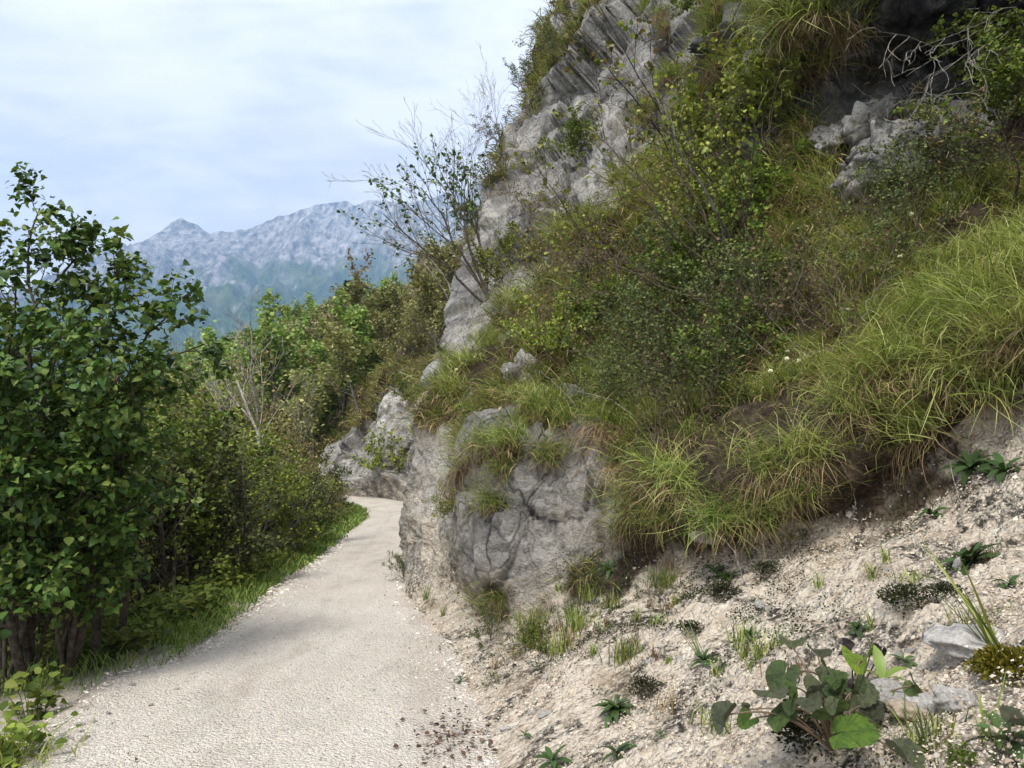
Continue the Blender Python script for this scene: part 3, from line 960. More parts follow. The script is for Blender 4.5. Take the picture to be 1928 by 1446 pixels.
M_GREYBARK = mat_bark('grey_bark', (.10, .09, .075), (.26, .24, .21))
M_PALEBARK = mat_bark('pale_bark', (.24, .22, .19), (.50, .47, .42), 9)
M_TWIG = mat_bark('brown_twig', (.07, .052, .038), (.17, .135, .10))
M_STONE = mat_stone('limestone', (.22, .21, .20), (.42, .40, .37), (.60, .57, .53))
M_TANSTONE = mat_stone('tan_stone', (.26, .20, .14), (.44, .36, .27), (.58, .50, .40))
M_MOSS = mat_leaf('yellow_moss', [(.07, .07, .008), (.13, .12, .012), (.20, .17, .02)], .1, .8, .1)
M_DARKMOSS = mat_leaf('dark_moss', [(.016, .018, .010), (.03, .034, .016), (.05, .055, .024)], .05, .8, .1)

# ------------------------------------------------------------------ where things stand on the hillside
_V = HP.reshape(-1, 3)
_N = HN.reshape(-1, 3)
_dz = _V - np.array((0, 0, CAM_Z))
_f = _dz[:, 1] * CA + _dz[:, 2] * SA
_uu = -_dz[:, 1] * SA + _dz[:, 2] * CA
with np.errstate(divide='ignore', invalid='ignore'):
    HPX = np.where(_f > .3, 964 + FPX * _dz[:, 0] / _f, -9e9)
    HPY = np.where(_f > .3, 723 - FPX * _uu / _f, -9e9)
_facing = ((np.array((0, 0, CAM_Z)) - _V) * _N).sum(1)


def spot(px, py, rad=9):
    """the place on the hillside seen at a photo pixel: position, normal"""
    while True:
        m = np.where((np.abs(HPX - px) < rad) & (np.abs(HPY - py) < rad))[0]
        if len(m): break
        rad *= 1.6
    dmin = _f[m].min()
    near = m[_f[m] < dmin + .04 * dmin + .1]
    k = near[np.argmin((HPX[near] - px) ** 2 + (HPY[near] - py) ** 2)]
    return _V[k].copy(), _N[k].copy()


# depth test: which hillside places does the photograph show
_g = {}
_key = ((HPX / 16).astype(np.int64) * 100000 + (HPY / 16).astype(np.int64))
_o = np.lexsort((_f, _key))
_ks = _key[_o]
_first = np.concatenate([[True], _ks[1:] != _ks[:-1]])
_min = np.zeros(len(_V))
_min[_o] = np.maximum.accumulate(np.where(_first, np.arange(len(_o)), 0))
_zmin = _f[_o][_min.astype(int)]
IN_VIEW = (HPX > -40) & (HPX < 1980) & (HPY > -60) & (HPY < 1500) & (_f < _zmin * 1.12 + .35) & (_f > .3)

_ar = np.linalg.norm(np.cross(np.gradient(HP, axis=0), np.gradient(HP, axis=1)), axis=-1).reshape(-1)
_vg = HVEG.reshape(-1)


def scatter(rng, n, weight):
    """n random hillside points with probability following weight x area; position jittered inside its cell"""
    wgt = weight * _ar
    k = rng.choice(len(_V), n, p=wgt / wgt.sum())
    return k, _V[k] + rng.normal(0, 1, (n, 3)) * (np.sqrt(_ar[k]) * .5)[:, None]


def slope_az(nrm):
    return math.atan2(nrm[1], nrm[0])

M_VERGE = mat_leaf('verge_grass', [(.05, .10, .016), (.09, .17, .025), (.15, .24, .04), (.22, .30, .06), (.27, .28, .09)], .3, .5, .25)
H_OLIVE = mat_leaf('hill_olive_leaves', [(0.126, 0.143, 0.050), (0.202, 0.218, 0.076), (0.286, 0.286, 0.109), (0.370, 0.336, 0.151)], .25, .6, .2)
H_RUSTY = mat_leaf('hill_brown_leaves', [(0.149, 0.113, 0.067), (0.239, 0.172, 0.105), (0.299, 0.217, 0.143), (0.254, 0.239, 0.120)], .2, .6, .2)
H_GREEN = mat_leaf('hill_green_leaves', [(0.104, 0.170, 0.038), (0.160, 0.255, 0.056), (0.226, 0.320, 0.075), (0.320, 0.377, 0.113)], .28, .55, .25)

# ================================================================== things
rng = np.random.default_rng(7)


def guided(pl, p0, p1, r0, r1, spec, bow=.15, seg=12, arch=0.0):
    """a stem led from p0 to p1, with side limbs after spec[1:]"""
    p0, p1 = np.array(p0, float), np.array(p1, float)
    rg = pl.r
    t = np.linspace(0, 1, seg + 1)[:, None]
    L = np.linalg.norm(p1 - p0)
    off = rg.normal(0, bow, 3) * L * .5
    wig = np.cumsum(rg.normal(0, .012 * L, (seg + 1, 3)), 0)
    lin = p0 + (p1 - p0) * t
    if arch > 0:
        c = p0 + (p1 - p0) * np.array((.18, .18, .62))
        q = (1 - t) ** 2 * p0 + 2 * t * (1 - t) * c + t ** 2 * p1
        lin = lin * (1 - arch) + q * arch
    pts = lin + np.sin(t * math.pi) * off + wig * (t * (1 - t) * 4)
    rad = r0 + (r1 - r0) * t[:, 0]
    pl.lines.append((0, pts, rad))
    sp = spec[0]
    k = sp['kids']
    dirs = unit(np.gradient(pts, axis=0))
    for c in range(k):
        f = sp.get('from', .2) + (1 - sp.get('from', .2)) * (c + rg.random()) / k
        idx = min(f * seg, seg - 1e-3)
        a = int(idx)
        q = pts[a] + (pts[a + 1] - pts[a]) * (idx - a)
        ax = unit(np.cross(dirs[a], rg.normal(0, 1, 3)))
        ang = sp.get('ang', .8) * rg.uniform(.6, 1.3)
        nd = dirs[a] * math.cos(ang) + ax * math.sin(ang)
        pl.limb(q, nd, sp['klen'] * (1.25 - .8 * f) * rg.uniform(.7, 1.25), max(rad[a] * .5, .004), 1, spec)
    for c in range(sp.get('leaf', 0)):
        f = rg.uniform(sp.get('lfrom', .6), 1)
        a = int(min(f * seg, seg - 1))
        pl.anc.append((pts[a], unit(dirs[a] + rg.normal(0, .9, 3))))
    return pts


# ------------------------------------------------------------------ broad-leaved tree at the left edge of the path
def build_hazel():
    base = np.array((-3.55, 5.55, float(ground_z([-3.55], [5.55])[0])))
    pl = Plant(3)
    spec = [dict(kids=19, ang=.9, klen=.58, **{'from': .2}, leaf=18, lfrom=.72), dict(kids=5, ang=.75, ratio=.5, seg=6, wob=.16, up=.03, leaf=5, lfrom=.3),
            dict(seg=4, wob=.2, up=.02, leaf=10.5, lfrom=.0, taper=.4)]
    tips = [(75, 392, 5.3, .0), (30, 520, 5.0, -.2), (172, 455, 5.5, .1), (228, 500, 5.2, .2), (238, 535, 5.7, .3), (330, 572, 5.3, .4), (385, 648, 5.6, .5), (-60, 430, 5.6, -.5), (-160, 500, 5.3, -.7),
            (250, 720, 5.0, .45), (120, 600, 4.7, 0), (-20, 700, 4.6, -.2), (240, 690, 4.75, .2), (60, 840, 4.7, -.1), (215, 830, 5.5, .3), (180, 880, 4.9, .1)]
    roots = [(-3.75, 5.45), (-3.6, 5.7), (-3.45, 5.5), (-3.3, 5.65), (-3.52, 5.35), (-3.2, 5.5)]
    for i, (px, py, d, s) in enumerate(tips):
        rx, ry = roots[i % 6]
        z = float(ground_z([rx], [ry])[0]) - .12
        guided(pl, (rx, ry, z), at(px, py, d), (.023 if i < 9 else .016), .005, spec, .06, 14, 1.0)
    t = thing('broadleaf_tree', 'large broad-leaved tree with many stems at the near left edge of the gravel path', 'tree', base)
    V, F = pl.wood((0,))
    # each stem that rises from the ground is a part
    for lev, p, r in pl.lines:
        if lev == 0:
            v, f = tube(p - base, r, 7)
            obj('trunk', mesh('trunk', v, f, M_BARK), t)
    v, f = join([tube(p - base, r, 4) for lev, p, r in pl.lines if lev > 0])
    obj('branch_work', mesh('branch_work', v, f, M_BARK), t, kind='stuff')
    P = np.array([a for a, _ in pl.anc]); D = np.array([d for _, d in pl.anc])
    rg = pl.r
    kp = (P[:, 2] > -.05 + .7 * rg.random(len(P))) | (rg.random(len(P)) < .12)
    P, D = P[kp], D[kp]
    n = len(P)
    P = P + rg.normal(0, .035, P.shape)
    Nn = unit(rg.normal(0, .42, P.shape) + np.array((-.15, -.25, .8)))
    X = unit(D + np.array((0, 0, -.35)))
    X = unit(X - Nn * (X * Nn).sum(1, keepdims=True) * .85)
    size = .050 * rg.uniform(.4, 1.35, n)
    tm = [hazel_leaf(.25, .22), hazel_leaf(.6, .6), hazel_leaf(-.25, .35), hazel_leaf(.9, .2), hazel_leaf(.1, .9)]
    tid = rg.integers(0, 5, n)
    # the 300 leaves that show largest: big, near the camera and at the outside of the crown
    dist = np.linalg.norm(P - np.array((0, 0, CAM_Z)), axis=1)
    px = 964 + FPX * P[:, 0] / P[:, 1]
    score = size / dist * (px > -30)
    pick = np.argsort(-score)[:300]
    rest = np.setdiff1d(np.arange(n), pick)
    mats_ = [mesh('leaf', v_, f_, M_HAZEL_ONE) for v_, f_ in tm]
    Xn = unit(X); Yn = unit(np.cross(Nn, Xn)); Zn = np.cross(Xn, Yn)
    for i in pick:
        o = obj('leaf', mats_[tid[i]], t)
        s = size[i]
        o.matrix_basis = Matrix(((Xn[i, 0] * s, Yn[i, 0] * s, Zn[i, 0] * s, P[i, 0] - base[0]), (Xn[i, 1] * s, Yn[i, 1] * s, Zn[i, 1] * s, P[i, 1] - base[1]),
                                 (Xn[i, 2] * s, Yn[i, 2] * s, Zn[i, 2] * s, P[i, 2] - base[2]), (0, 0, 0, 1)))
    V, F = join([place_shapes(tm[k], P[rest[tid[rest] == k]] - base, X[rest[tid[rest] == k]], Nn[rest[tid[rest] == k]], size[rest[tid[rest] == k]]) for k in range(5)])
    obj('foliage', mesh('foliage', V, F, M_HAZEL), t, kind='stuff')
    print('hazel leaves', n)


M_HAZEL_ONE = mat_leaf('broad_green_leaf', [(.052, .105, .021)], .32, .5, .25, .5)
build_hazel()


# ------------------------------------------------------------------ prototypes of trees and shrubs
def proto(pl, stem_mat, leaf_mat, tmpl, size, spread, upb=.6, width=1.0, rep=1, names=('trunk', 'crown')):
    v, f = pl.wood()
    a = mesh(names[0], v, f, stem_mat)
    if not pl.anc: return a, None
    anc0 = pl.anc
    pl.anc = anc0 * rep
    v, f = pl.leaf_mesh(tmpl, size, spread, upb, -.2, width)
    pl.anc = anc0
    return a, mesh(names[1], v, f, leaf_mat)


def put(name, pr, label, cat, loc, rot, sc, group=None, names=('trunk', 'crown')):
    o = thing(name, label, cat, loc, group)
    o.rotation_euler = rot
    o.scale = (sc,) * 3 if np.isscalar(sc) else sc
    obj(names[0], pr[0], o)
    if pr[1] is not None: obj(names[1], pr[1], o)
    return o


# forest trees, about 5 m tall
def forest_tree(seed, H, kids, leaf, wide, up):
    pl = Plant(seed)
    spec = [dict(kids=kids, ang=.95, ratio=wide, seg=8, wob=.07, up=.06, **{'from': .22}, rr=.5), dict(kids=5, ang=.75, ratio=.5, seg=5, wob=.18, up=up, **{'from': .25}, leaf=leaf * .3),
            dict(seg=4, wob=.22, up=.05, leaf=leaf, lfrom=.0)]
    pl.limb((0, 0, -.3), (0, 0, 1), H, H * .018, 0, spec)
    return pl


FOREST = {
    'green': [proto(forest_tree(s, 5.0, 15, 26, .46, .06), M_BARK, H_GREEN, LEAF2, .19, .14, rep=2) for s in (11, 12)],
    'olive': [proto(forest_tree(s, 4.4, 15, 20, .42, .10), M_GREYBARK, H_OLIVE, LEAF2, .19, .14) for s in (13, 14, 15)],
    'rusty': [proto(forest_tree(s, 4.8, 14, 9, .42, .14), M_GREYBARK, H_RUSTY, LEAF2, .15, .12) for s in (16, 17)],
    'bright': [proto(forest_tree(18, 5.4, 17, 28, .46, .05), M_BARK, M_LIMELEAF, LEAF2, .19, .16, rep=2)],
    'scrub': [proto(forest_tree(s, 2.6, 12, 16, .55, .12), M_TWIG, H_OLIVE, LEAF2, .13, .10) for s in (19, 20)],
    'dark': [proto(forest_tree(s, 5.0, 15, 26, .44, .06), M_BARK, M_MIDLEAF, LEAF2, .19, .14, rep=2) for s in (21, 22)],
}


def conifer(seed, H=7.0):
    rg = np.random.default_rng(seed)
    pl = Plant(seed)
    pl.lines.append((0, np.array([(0, 0, z) for z in np.linspace(-.3, H, 12)]), np.linspace(.10, .01, 12)))
    P, D = [], []
    for k in range(105):
        f = (k + rg.random()) / 105
        z = .5 + f * (H - .6)
        a = rg.uniform(0, 2 * math.pi)
        L = (1 - f) ** .8 * 1.9 * rg.uniform(.75, 1.15) + .15
        ts = np.linspace(0, 1, 6)
        pts = np.stack([np.cos(a) * L * ts, np.sin(a) * L * ts, z + .10 * L * ts - .42 * L * ts ** 2 + .12 * L * ts ** 4], -1)
        pl.lines.append((1, pts, np.linspace(.02, .005, 6)))
        m = int(12 + 26 * L)
        for c in range(m):
            u = rg.uniform(.12, 1)
            q = pts[0] * (1 - u) + pts[-1] * u
            q[2] = np.interp(u, ts, pts[:, 2])
            sdv = np.array((-math.sin(a), math.cos(a), 0)) * rg.choice((-1, 1)) + np.array((math.cos(a), math.sin(a), -.3)) * .9
            pl.anc.append((q, unit(sdv + rg.normal(0, .25, 3))))
    return pl


FOREST['conifer'] = [proto(conifer(31), M_BARK, M_CONIFER, LEAF2, .34, .04, .75, .45)]

FLABEL = {
    'green': 'mid green leafy tree on the wooded hillside behind the far rock face',
    'olive': 'olive green tree with thinning leaves on the wooded hillside behind the far rock face',
    'rusty': 'half bare reddish brown tree on the wooded hillside behind the far rock face',
    'bright': 'fresh yellow-green round tree standing highest at the left of the wooded hillside',
    'scrub': 'low olive scrub bush on the steep slope beside the cliff edge',
    'dark': 'dark green tree in a hollow of the wooded hillside',
    'conifer': 'dark pointed conifer rising above the wooded hillside',
}


def build_forest():
    rg = np.random.default_rng(5)
    uu, vv = np.meshgrid(np.arange(NU), np.arange(NV), indexing='ij')
    uu, vv = uu.ravel(), vv.ravel()
    ok = (uu > col0[11] + 6) & (vv > row0[3]) & (_V[:, 1] < 95) & (HPX > 300) & (HPX < 905) & (_vg > .5)
    ok &= ~((uu < col0[15]) & (vv < row0[4] + 2)) & ~((uu < col0[13]) & (vv < row0[4] + 12))
    k = rg.choice(len(_V), 4000, p=(ok * _ar) / (ok * _ar).sum())
    chosen, rad = [], []
    special = [(556, 700, 'bright', 1.12), (512, 705, 'bright', .9), (655, 652, 'conifer', 1.12), (715, 625, 'conifer', .5), (810, 560, 'green', .6)]
    for px, py, kind, s in special:
        m = np.where(ok & IN_VIEW & (np.abs(HPX - px) < 14) & (np.abs(HPY - py) < 12))[0]
        if len(m) == 0:
            m = np.where(ok & IN_VIEW)[0]
        i = m[np.argmin((HPX[m] - px) ** 2 + (HPY[m] - py) ** 2)]
        chosen.append((i, kind, s))
    for i in k:
        near = _V[i, 1] < 36 or (HPX[i] > 735)
        sp = 1.15 if near else 1.65
        if all(np.hypot(*(_V[i, :2] - _V[j, :2])) > sp for j, *_ in chosen):
            px, py = HPX[i], HPY[i]
            nse = pnoise(np.array([[_V[i, 0] / 9, _V[i, 1] / 12, 3.0]]), 77)[0] + rg.normal(0, .22)
            if px > 745 or _V[i, 1] < 33: kind = 'scrub' if rg.random() < .75 else ('olive' if rg.random() < .6 else 'rusty')
            elif nse > .20: kind = 'rusty'
            elif nse > -.14: kind = 'olive'
            elif nse > -.34: kind = 'green'
            else: kind = 'dark'
            if px < 620 and py < 760 and kind == 'rusty': kind = 'green'
            if px > 640 and kind == 'dark': kind = 'olive' if rg.random() < .6 else 'green'
            s = rg.uniform(.8, 1.3) * (.8 if near else 1.0) * (.75 if px > 690 else 1.0)
            chosen.append((i, kind, s))
        if len(chosen) >= 310: break
    for i, kind, s in chosen:
        pr = FOREST[kind][rg.integers(len(FOREST[kind]))]
        nm = {'scrub': 'scrub_bush', 'conifer': 'conifer'}.get(kind, 'hillside_tree')
        yy_ = _V[i, 1]
        zone = 'at the foot' if yy_ < 44 else 'halfway up' if yy_ < 60 else 'near the skyline'
        lab = FLABEL[kind].replace('on the wooded hillside behind the far rock face', zone + ' of the wooded hillside').replace('in a hollow of', zone + ' of')
        if kind == 'scrub': lab = ('low' if s < .8 else 'larger') + ' olive scrub bush ' + ('above the far rock face' if _V[i, 1] < 36 else 'high on the steep slope left of the cliff edge' if HPY[i] < 600 else 'on the steep slope left of the cliff corner')
        if kind == 'conifer' and s < .8: lab = 'smaller dark conifer right of the tall one on the wooded skyline'
        if kind == 'bright' and s < 1: lab = 'smaller fresh yellow-green tree left of the bigger one on the hillside'
        if kind == 'green' and abs(s - .6) < 1e-6: lab = 'rounded green tree on the skyline close to the cliff'
        o = put(nm, pr, lab, 'bush' if kind == 'scrub' else 'tree', _V[i] - np.array((0, 0, .1)), (rg.normal(0, .06), rg.normal(0, .06), rg.uniform(0, 6.28)), (s * rg.uniform(.9, 1.1), s * rg.uniform(.9, 1.1), s), FLABEL[kind] and 'trees on the wooded hillside' if kind != 'scrub' else 'scrub on the steep slope')
    print('forest', len(chosen))


build_forest()


# ------------------------------------------------------------------ thicket between the path and the valley
def thicket_shrub(seed, H, stems, kids, leaf, spreadang, up=.05):
    pl = Plant(seed)
    rg = pl.r
    spec = [dict(kids=kids, ang=.75, ratio=.46, seg=9, wob=.09, up=.05, **{'from': .12}, rr=.5), dict(kids=4, ang=.7, ratio=.5, seg=5, wob=.18, up=up, leaf=leaf * .4),
            dict(seg=4, wob=.22, up=.03, leaf=leaf, lfrom=.0)]
    for s in range(stems):
        a = rg.uniform(0, 6.28)
        th = rg.uniform(.05, spreadang)
        pl.limb((.15 * math.cos(a), .15 * math.sin(a), -.25), (math.sin(th) * math.cos(a), math.sin(th) * math.sin(a), math.cos(th)), H * rg.uniform(.7, 1.1), H * .008 + .006, 0, spec)
    return pl


NS = ('stem', 'foliage')
THICK = {
    'lime': [proto(thicket_shrub(s, 3.0, 4, 9, 15, .35), M_GREYBARK, M_LIMELEAF, LEAF2, .070, .05, .55, 1, 1, NS) for s in (41,)],
    'mid': [proto(thicket_shrub(s, 3.0, 4, 10, 16, .35), M_BARK, M_MIDLEAF, LEAF2, .072, .05, .6, 1, 1, NS) for s in (42, 43)],
    'olive': [proto(thicket_shrub(s, 3.0, 5, 9, 12, .4), M_TWIG, M_OLIVE, LEAF2, .060, .05, .5, 1, 1, NS) for s in (44, 45)],
    'dark': [proto(thicket_shrub(s, 3.0, 5, 9, 16, .4), M_BARK, M_DARKLEAF, LEAF2, .075, .05, .6, 1, 1, NS) for s in (46,)],
}
TLABEL = {
    'lime': 'yellow-green small-leaved shrub in the thicket left of the path',
    'mid': 'mid green leafy shrub in the thicket left of the path',
    'olive': 'thin brownish olive shrub in the thicket left of the path',
    'dark': 'dark blue-green shrub low in the thicket left of the path',
}


def build_thicket():
    rg = np.random.default_rng(15)
    cx = [-200, 100, 250, 350, 420, 470, 520, 560, 600, 640, 680, 716, 740]
    cy = [760, 730, 715, 700, 712, 735, 775, 815, 865, 905, 940, 965, 985]
    chosen = []
    tries = 0
    while len(chosen) < 105 and tries < 6000:
        tries += 1
        y = rg.uniform(5.8, 30) if rg.random() < .8 else rg.uniform(5.8, 12)
        e = rg.uniform(.45, 8.5) if y > 8 else rg.uniform(1.2, 6)
        j = int(np.argmin(np.abs(PC[:, 1] - y)))
        p = PC[j] - PN[j] * (PL_[j] + e)
        x, yy = p
        if yy < 5.2 or x < -16: continue
        px = 964 + FPX * x / yy
        if px < -150 or px > 735 or (px > 610 and yy > 21): continue
        z = float(ground_z([x], [yy])[0])
        top_py = np.interp(px, cx, cy) + rg.uniform(-6, 95)
        ztop = CAM_Z + (850 - top_py) / FPX * yy
        H = ztop - z
        if H < .35 or H > 8.5: continue
        H = min(H, 6.2)
        if px > 560 and yy > 12: H = min(H, 1.9)
        sp = .42 + .16 * H
        if any((x - a) ** 2 + (yy - b) ** 2 < (.5 * (sp + s2)) ** 2 for a, b, s2 in chosen): continue
        chosen.append((x, yy, sp))
        n = pnoise(np.array([[x / 3.5, yy / 4.5, 1.5]]), 88)[0] + rg.normal(0, .2) + (.14 if px > 330 else 0)
        kind = 'olive' if n > .10 else 'lime' if n > -.18 else 'mid' if n > -.42 else 'dark'
        if yy < 8 and px < 330: kind = 'dark' if n < 0 else 'mid'
        if e < 1.3 and H < 1.6 and kind == 'lime': kind = 'mid'
        pr = THICK[kind][rg.integers(len(THICK[kind]))]
        s = H / 3.0
        wdt = max(s, .40) if s < 1 else s ** .8
        lab = TLABEL[kind].replace('in the thicket left of the path', '').replace('low ', '').strip()
        lab = ('tall ' if H > 3.2 else 'waist-high ' if H < 1.5 else '') + lab + (' right beside the path' if e < 1.3 else ' on the bank below the path') + (' behind the broad-leaved tree' if px < 330 else ' towards the path bend' if yy > 16 else ' in mid thicket')
        put('thicket_shrub', pr, lab, 'shrub', (x, yy, z), (rg.normal(0, .05), rg.normal(0, .05), rg.uniform(0, 6.28)), (wdt, wdt, s), 'shrubs in the thicket left of the path', NS)
    print('thicket', len(chosen))
    # slender dark saplings whose trunks show under the broad-leaved tree
    for i, (px, py, d, tpx, tpy, lab) in enumerate([(182, 1262, 5.9, 188, 830, 'dark straight sapling trunk beside the bare gravel bulge of the path'), (232, 1245, 6.4, 236, 900, 'thin dark sapling just right of the thicker trunk by the gravel bulge'),
                                       (62, 1300, 5.3, 40, 800, 'dark leaning trunk close to the left frame edge'), (120, 1290, 5.5, 150, 820, 'dark trunk leaning right in the shade left of the gravel bulge')]):
        b = np.array(at(px, py, d)); b[2] = ground_z([b[0]], [b[1]])[0] - .1
        pl = Plant(60 + i)
        pts = guided(pl, (0, 0, 0), np.array(at(tpx, tpy, d)) - b, .036, .018, [dict(kids=7, ang=.9, klen=.7, leaf=4), dict(kids=2, ang=.7, ratio=.5, seg=5, wob=.15, leaf=4), dict(seg=4, wob=.2, leaf=6)], .04)
        pr = proto(pl, M_BARK, M_HAZEL, LEAF4, .065, .03)
        put('sapling', pr, lab, 'tree', b, (0, 0, 0), 1.0)


build_thicket()


def build_bare_trees():
    # pale bare trees standing out of the thicket
    spec = [dict(kids=9, ang=.55, klen=1.7, **{'from': .4}), dict(kids=5, ang=.5, ratio=.5, seg=7, wob=.12, up=.06, taper=.3), dict(kids=3, ang=.5, ratio=.5, seg=5, wob=.15, up=.05, taper=.3), dict(seg=4, wob=.15, taper=.4)]
    for i, (bpx, bpy, d, tpx, tpy, r, lab, mat) in enumerate([
        (556, 1010, 13.6, 432, 690, .050, 'pale bare-branched tree leaning left out of the thicket beside the path', M_PALEBARK),
        (500, 905, 19.0, 470, 600, .055, 'leafless grey tree with fine upright twigs against the blue mountain', M_GREYBARK),
        (470, 1000, 12.5, 408, 735, .034, 'thin pale leaning trunk among the olive shrubs of the thicket', M_GREYBARK),
        (590, 900, 24.0, 560, 745, .05, 'bare crooked tree with pale twigs in front of the wooded hill', M_GREYBARK)]):
        b = np.array(at(bpx, bpy, d)); b[2] = ground_z([b[0]], [b[1]])[0] - .1
        tip = np.array(at(tpx, tpy, d))
        pl = Plant(70 + i)
        guided(pl, (0, 0, 0), tip - b, r, r * .3, spec, .05)
        v, f = pl.wood((0,))
        o = thing('bare_tree', lab, 'tree', b)
        obj('trunk', mesh('trunk', v, f, mat), o)
        v, f = join([tube(p, np.maximum(rr * .7, .003), 4) for l, p, rr in pl.lines if l > 0])
        obj('crown', mesh('crown', v, f, mat), o)


build_bare_trees()


# ------------------------------------------------------------------ verge grass and weeds along the left edge of the path
def build_verge():
    rg = np.random.default_rng(25)
    n = 26000
    j = rg.choice(len(PC), n, p=(lambda q: q / q.sum())(np.where((PC[:, 1] > 5.2) & (PC[:, 1] < 26), np.gradient(np.cumsum(np.r_[0, np.linalg.norm(np.diff(PC, axis=0), axis=1)])) / np.maximum(PC[:, 1], 4) ** .7, 0)))
    e = rg.gamma(1.7, .26, n) - .16
    xy = PC[j] - PN[j] * (PL_[j] + e)[:, None] + rg.normal(0, .05, (n, 2))
    clump = pnoise(np.column_stack([xy * 1.7, np.zeros(n)]), 27) + .35
    keep = (clump + rg.normal(0, .18, n) > .12) & ((xy[:, 1] > 6.3) | (rg.random(n) < .25))
    xy = xy[keep]; e = e[keep]
    m = len(xy)
    z = ground_z(xy[:, 0], xy[:, 1]) - .015
    d = xy[:, 1]
    L = rg.uniform(.05, .20, m) * np.where(e > .3, 1.3, np.where(e < .05, .6, 1))
    V, F = blades(rg, np.column_stack([xy, z]), rg.uniform(0, 6.28, m), L, rg.uniform(.0, .5, m), rg.uniform(.6, 1.7, m), np.maximum(.005, .0011 * d), 3)
    obj('verge_grass', mesh('verge_grass', V, F, M_VERGE, True), kind='stuff')
    # broad low leaves between the grass
    m = 8200
    j = rg.choice(np.where((PC[:, 1] > 6.2) & (PC[:, 1] < 24))[0], m)
    e = rg.gamma(2.2, .28, m) + .04
    xy = PC[j] - PN[j] * (PL_[j] + e)[:, None]
    keep = pnoise(np.column_stack([xy * 1.3, np.zeros(m)]), 29) > -.15
    xy = xy[keep]; m = len(xy)
    P = np.column_stack([xy, ground_z(xy[:, 0], xy[:, 1]) + rg.uniform(.0, .20, m)])
    V, F = place_shapes(LEAF4, P, unit(np.column_stack([rg.normal(0, 1, (m, 2)), rg.uniform(-.1, .7, m)])), unit(rg.normal(0, .4, (m, 3)) + np.array((0, -.2, 1))), rg.uniform(.04, .10, m), .8)
    obj('verge_weeds', mesh('verge_weeds', V, F, M_MIDLEAF, True), kind='stuff')


build_verge()

# ================================================================== the overgrown slope
def tussock(seed, n, ndry, L, wd, mat, fan=1.0, Ld=.45, K=5):
    """local +X points out of the slope; green blades arch over, dead ones hang below"""
    rg = np.random.default_rng(seed)
    a = rg.normal(0, fan, n)
    b0 = np.column_stack([rg.normal(0, .10, n), rg.normal(0, .13, n), rg.normal(0, .03, n)])
    g = blades(rg, b0, a, L * rg.uniform(.5, 1.15, n), np.abs(rg.normal(0, .65, n)), np.where(rg.random(n) < .18, rg.uniform(2.2, 3.3, n), rg.uniform(.8, 2.4, n)), wd * rg.uniform(.5, 1.2, n), K, 1.2, .7)
    a = rg.normal(0, .8, ndry)
    b1 = np.column_stack([rg.normal(.03, .06, ndry), rg.normal(0, .09, ndry), rg.normal(-.02, .03, ndry)])
    h = blades(rg, b1, a, Ld * rg.uniform(.4, 1.2, ndry), rg.uniform(.6, 1.5, ndry), rg.uniform(2.4, 3.2, ndry), wd * .65 * rg.uniform(.6, 1.2, ndry), K, .7, .7)
    nd = n // 5
    a = rg.normal(0, fan * 1.2, nd)
    b2 = np.column_stack([rg.normal(0, .06, nd), rg.normal(0, .07, nd), rg.normal(0, .025, nd)])
    h2 = blades(rg, b2, a, L * rg.uniform(.3, 1.0, nd), rg.uniform(.0, 1.0, nd), rg.uniform(.9, 3.0, nd), wd * .7 * rg.uniform(.5, 1.2, nd), K, 2.0, 1.0)
    return mesh('grass_foliage', *g, mat), mesh('dry_skirt', *join([h, h2]), M_DRY)


TUS = {
    'yellow': [tussock(s, 380, 170, .50, .0068, M_GRASSY, 1.5) for s in (101, 102, 103)],
    'green': [tussock(s, 320, 150, .46, .0062, M_GRASS, 1.5) for s in (104, 105, 106)],
    'long': [tussock(s, 280, 230, .60, .0075, M_GRASSY, 1.1, .36) for s in (107, 108)],
    'dry': [tussock(s, 150, 330, .42, .0070, M_GRASS, 1.2, .55) for s in (109, 110)],
    'fine': [tussock(s, 420, 160, .50, .0065, M_GRASS, 1.3, .4) for s in (111, 112)],
}
USED = []


def put_tussock(kind, p, nrm, s, label, group='grass tussocks on the overgrown slope', rg=rng):
    pr = TUS[kind][int(rg.integers(len(TUS[kind])))]
    az = slope_az(nrm) + rg.normal(0, .35)
    o = thing('grass_tussock', label, 'grass', p - nrm * .02, group)
    tilt = math.acos(max(-1, min(1, nrm[2])))
    o.rotation_euler = (rg.normal(0, .1), min(tilt, 1.3) * .38 + rg.normal(0, .1), az)
    o.scale = (s * rg.uniform(.85, 1.15), s * rg.uniform(.85, 1.15), s * rg.uniform(.85, 1.1))
    obj('grass_foliage', pr[0], o)
    obj('dry_skirt', pr[1], o)
    USED.append(p)
    return o


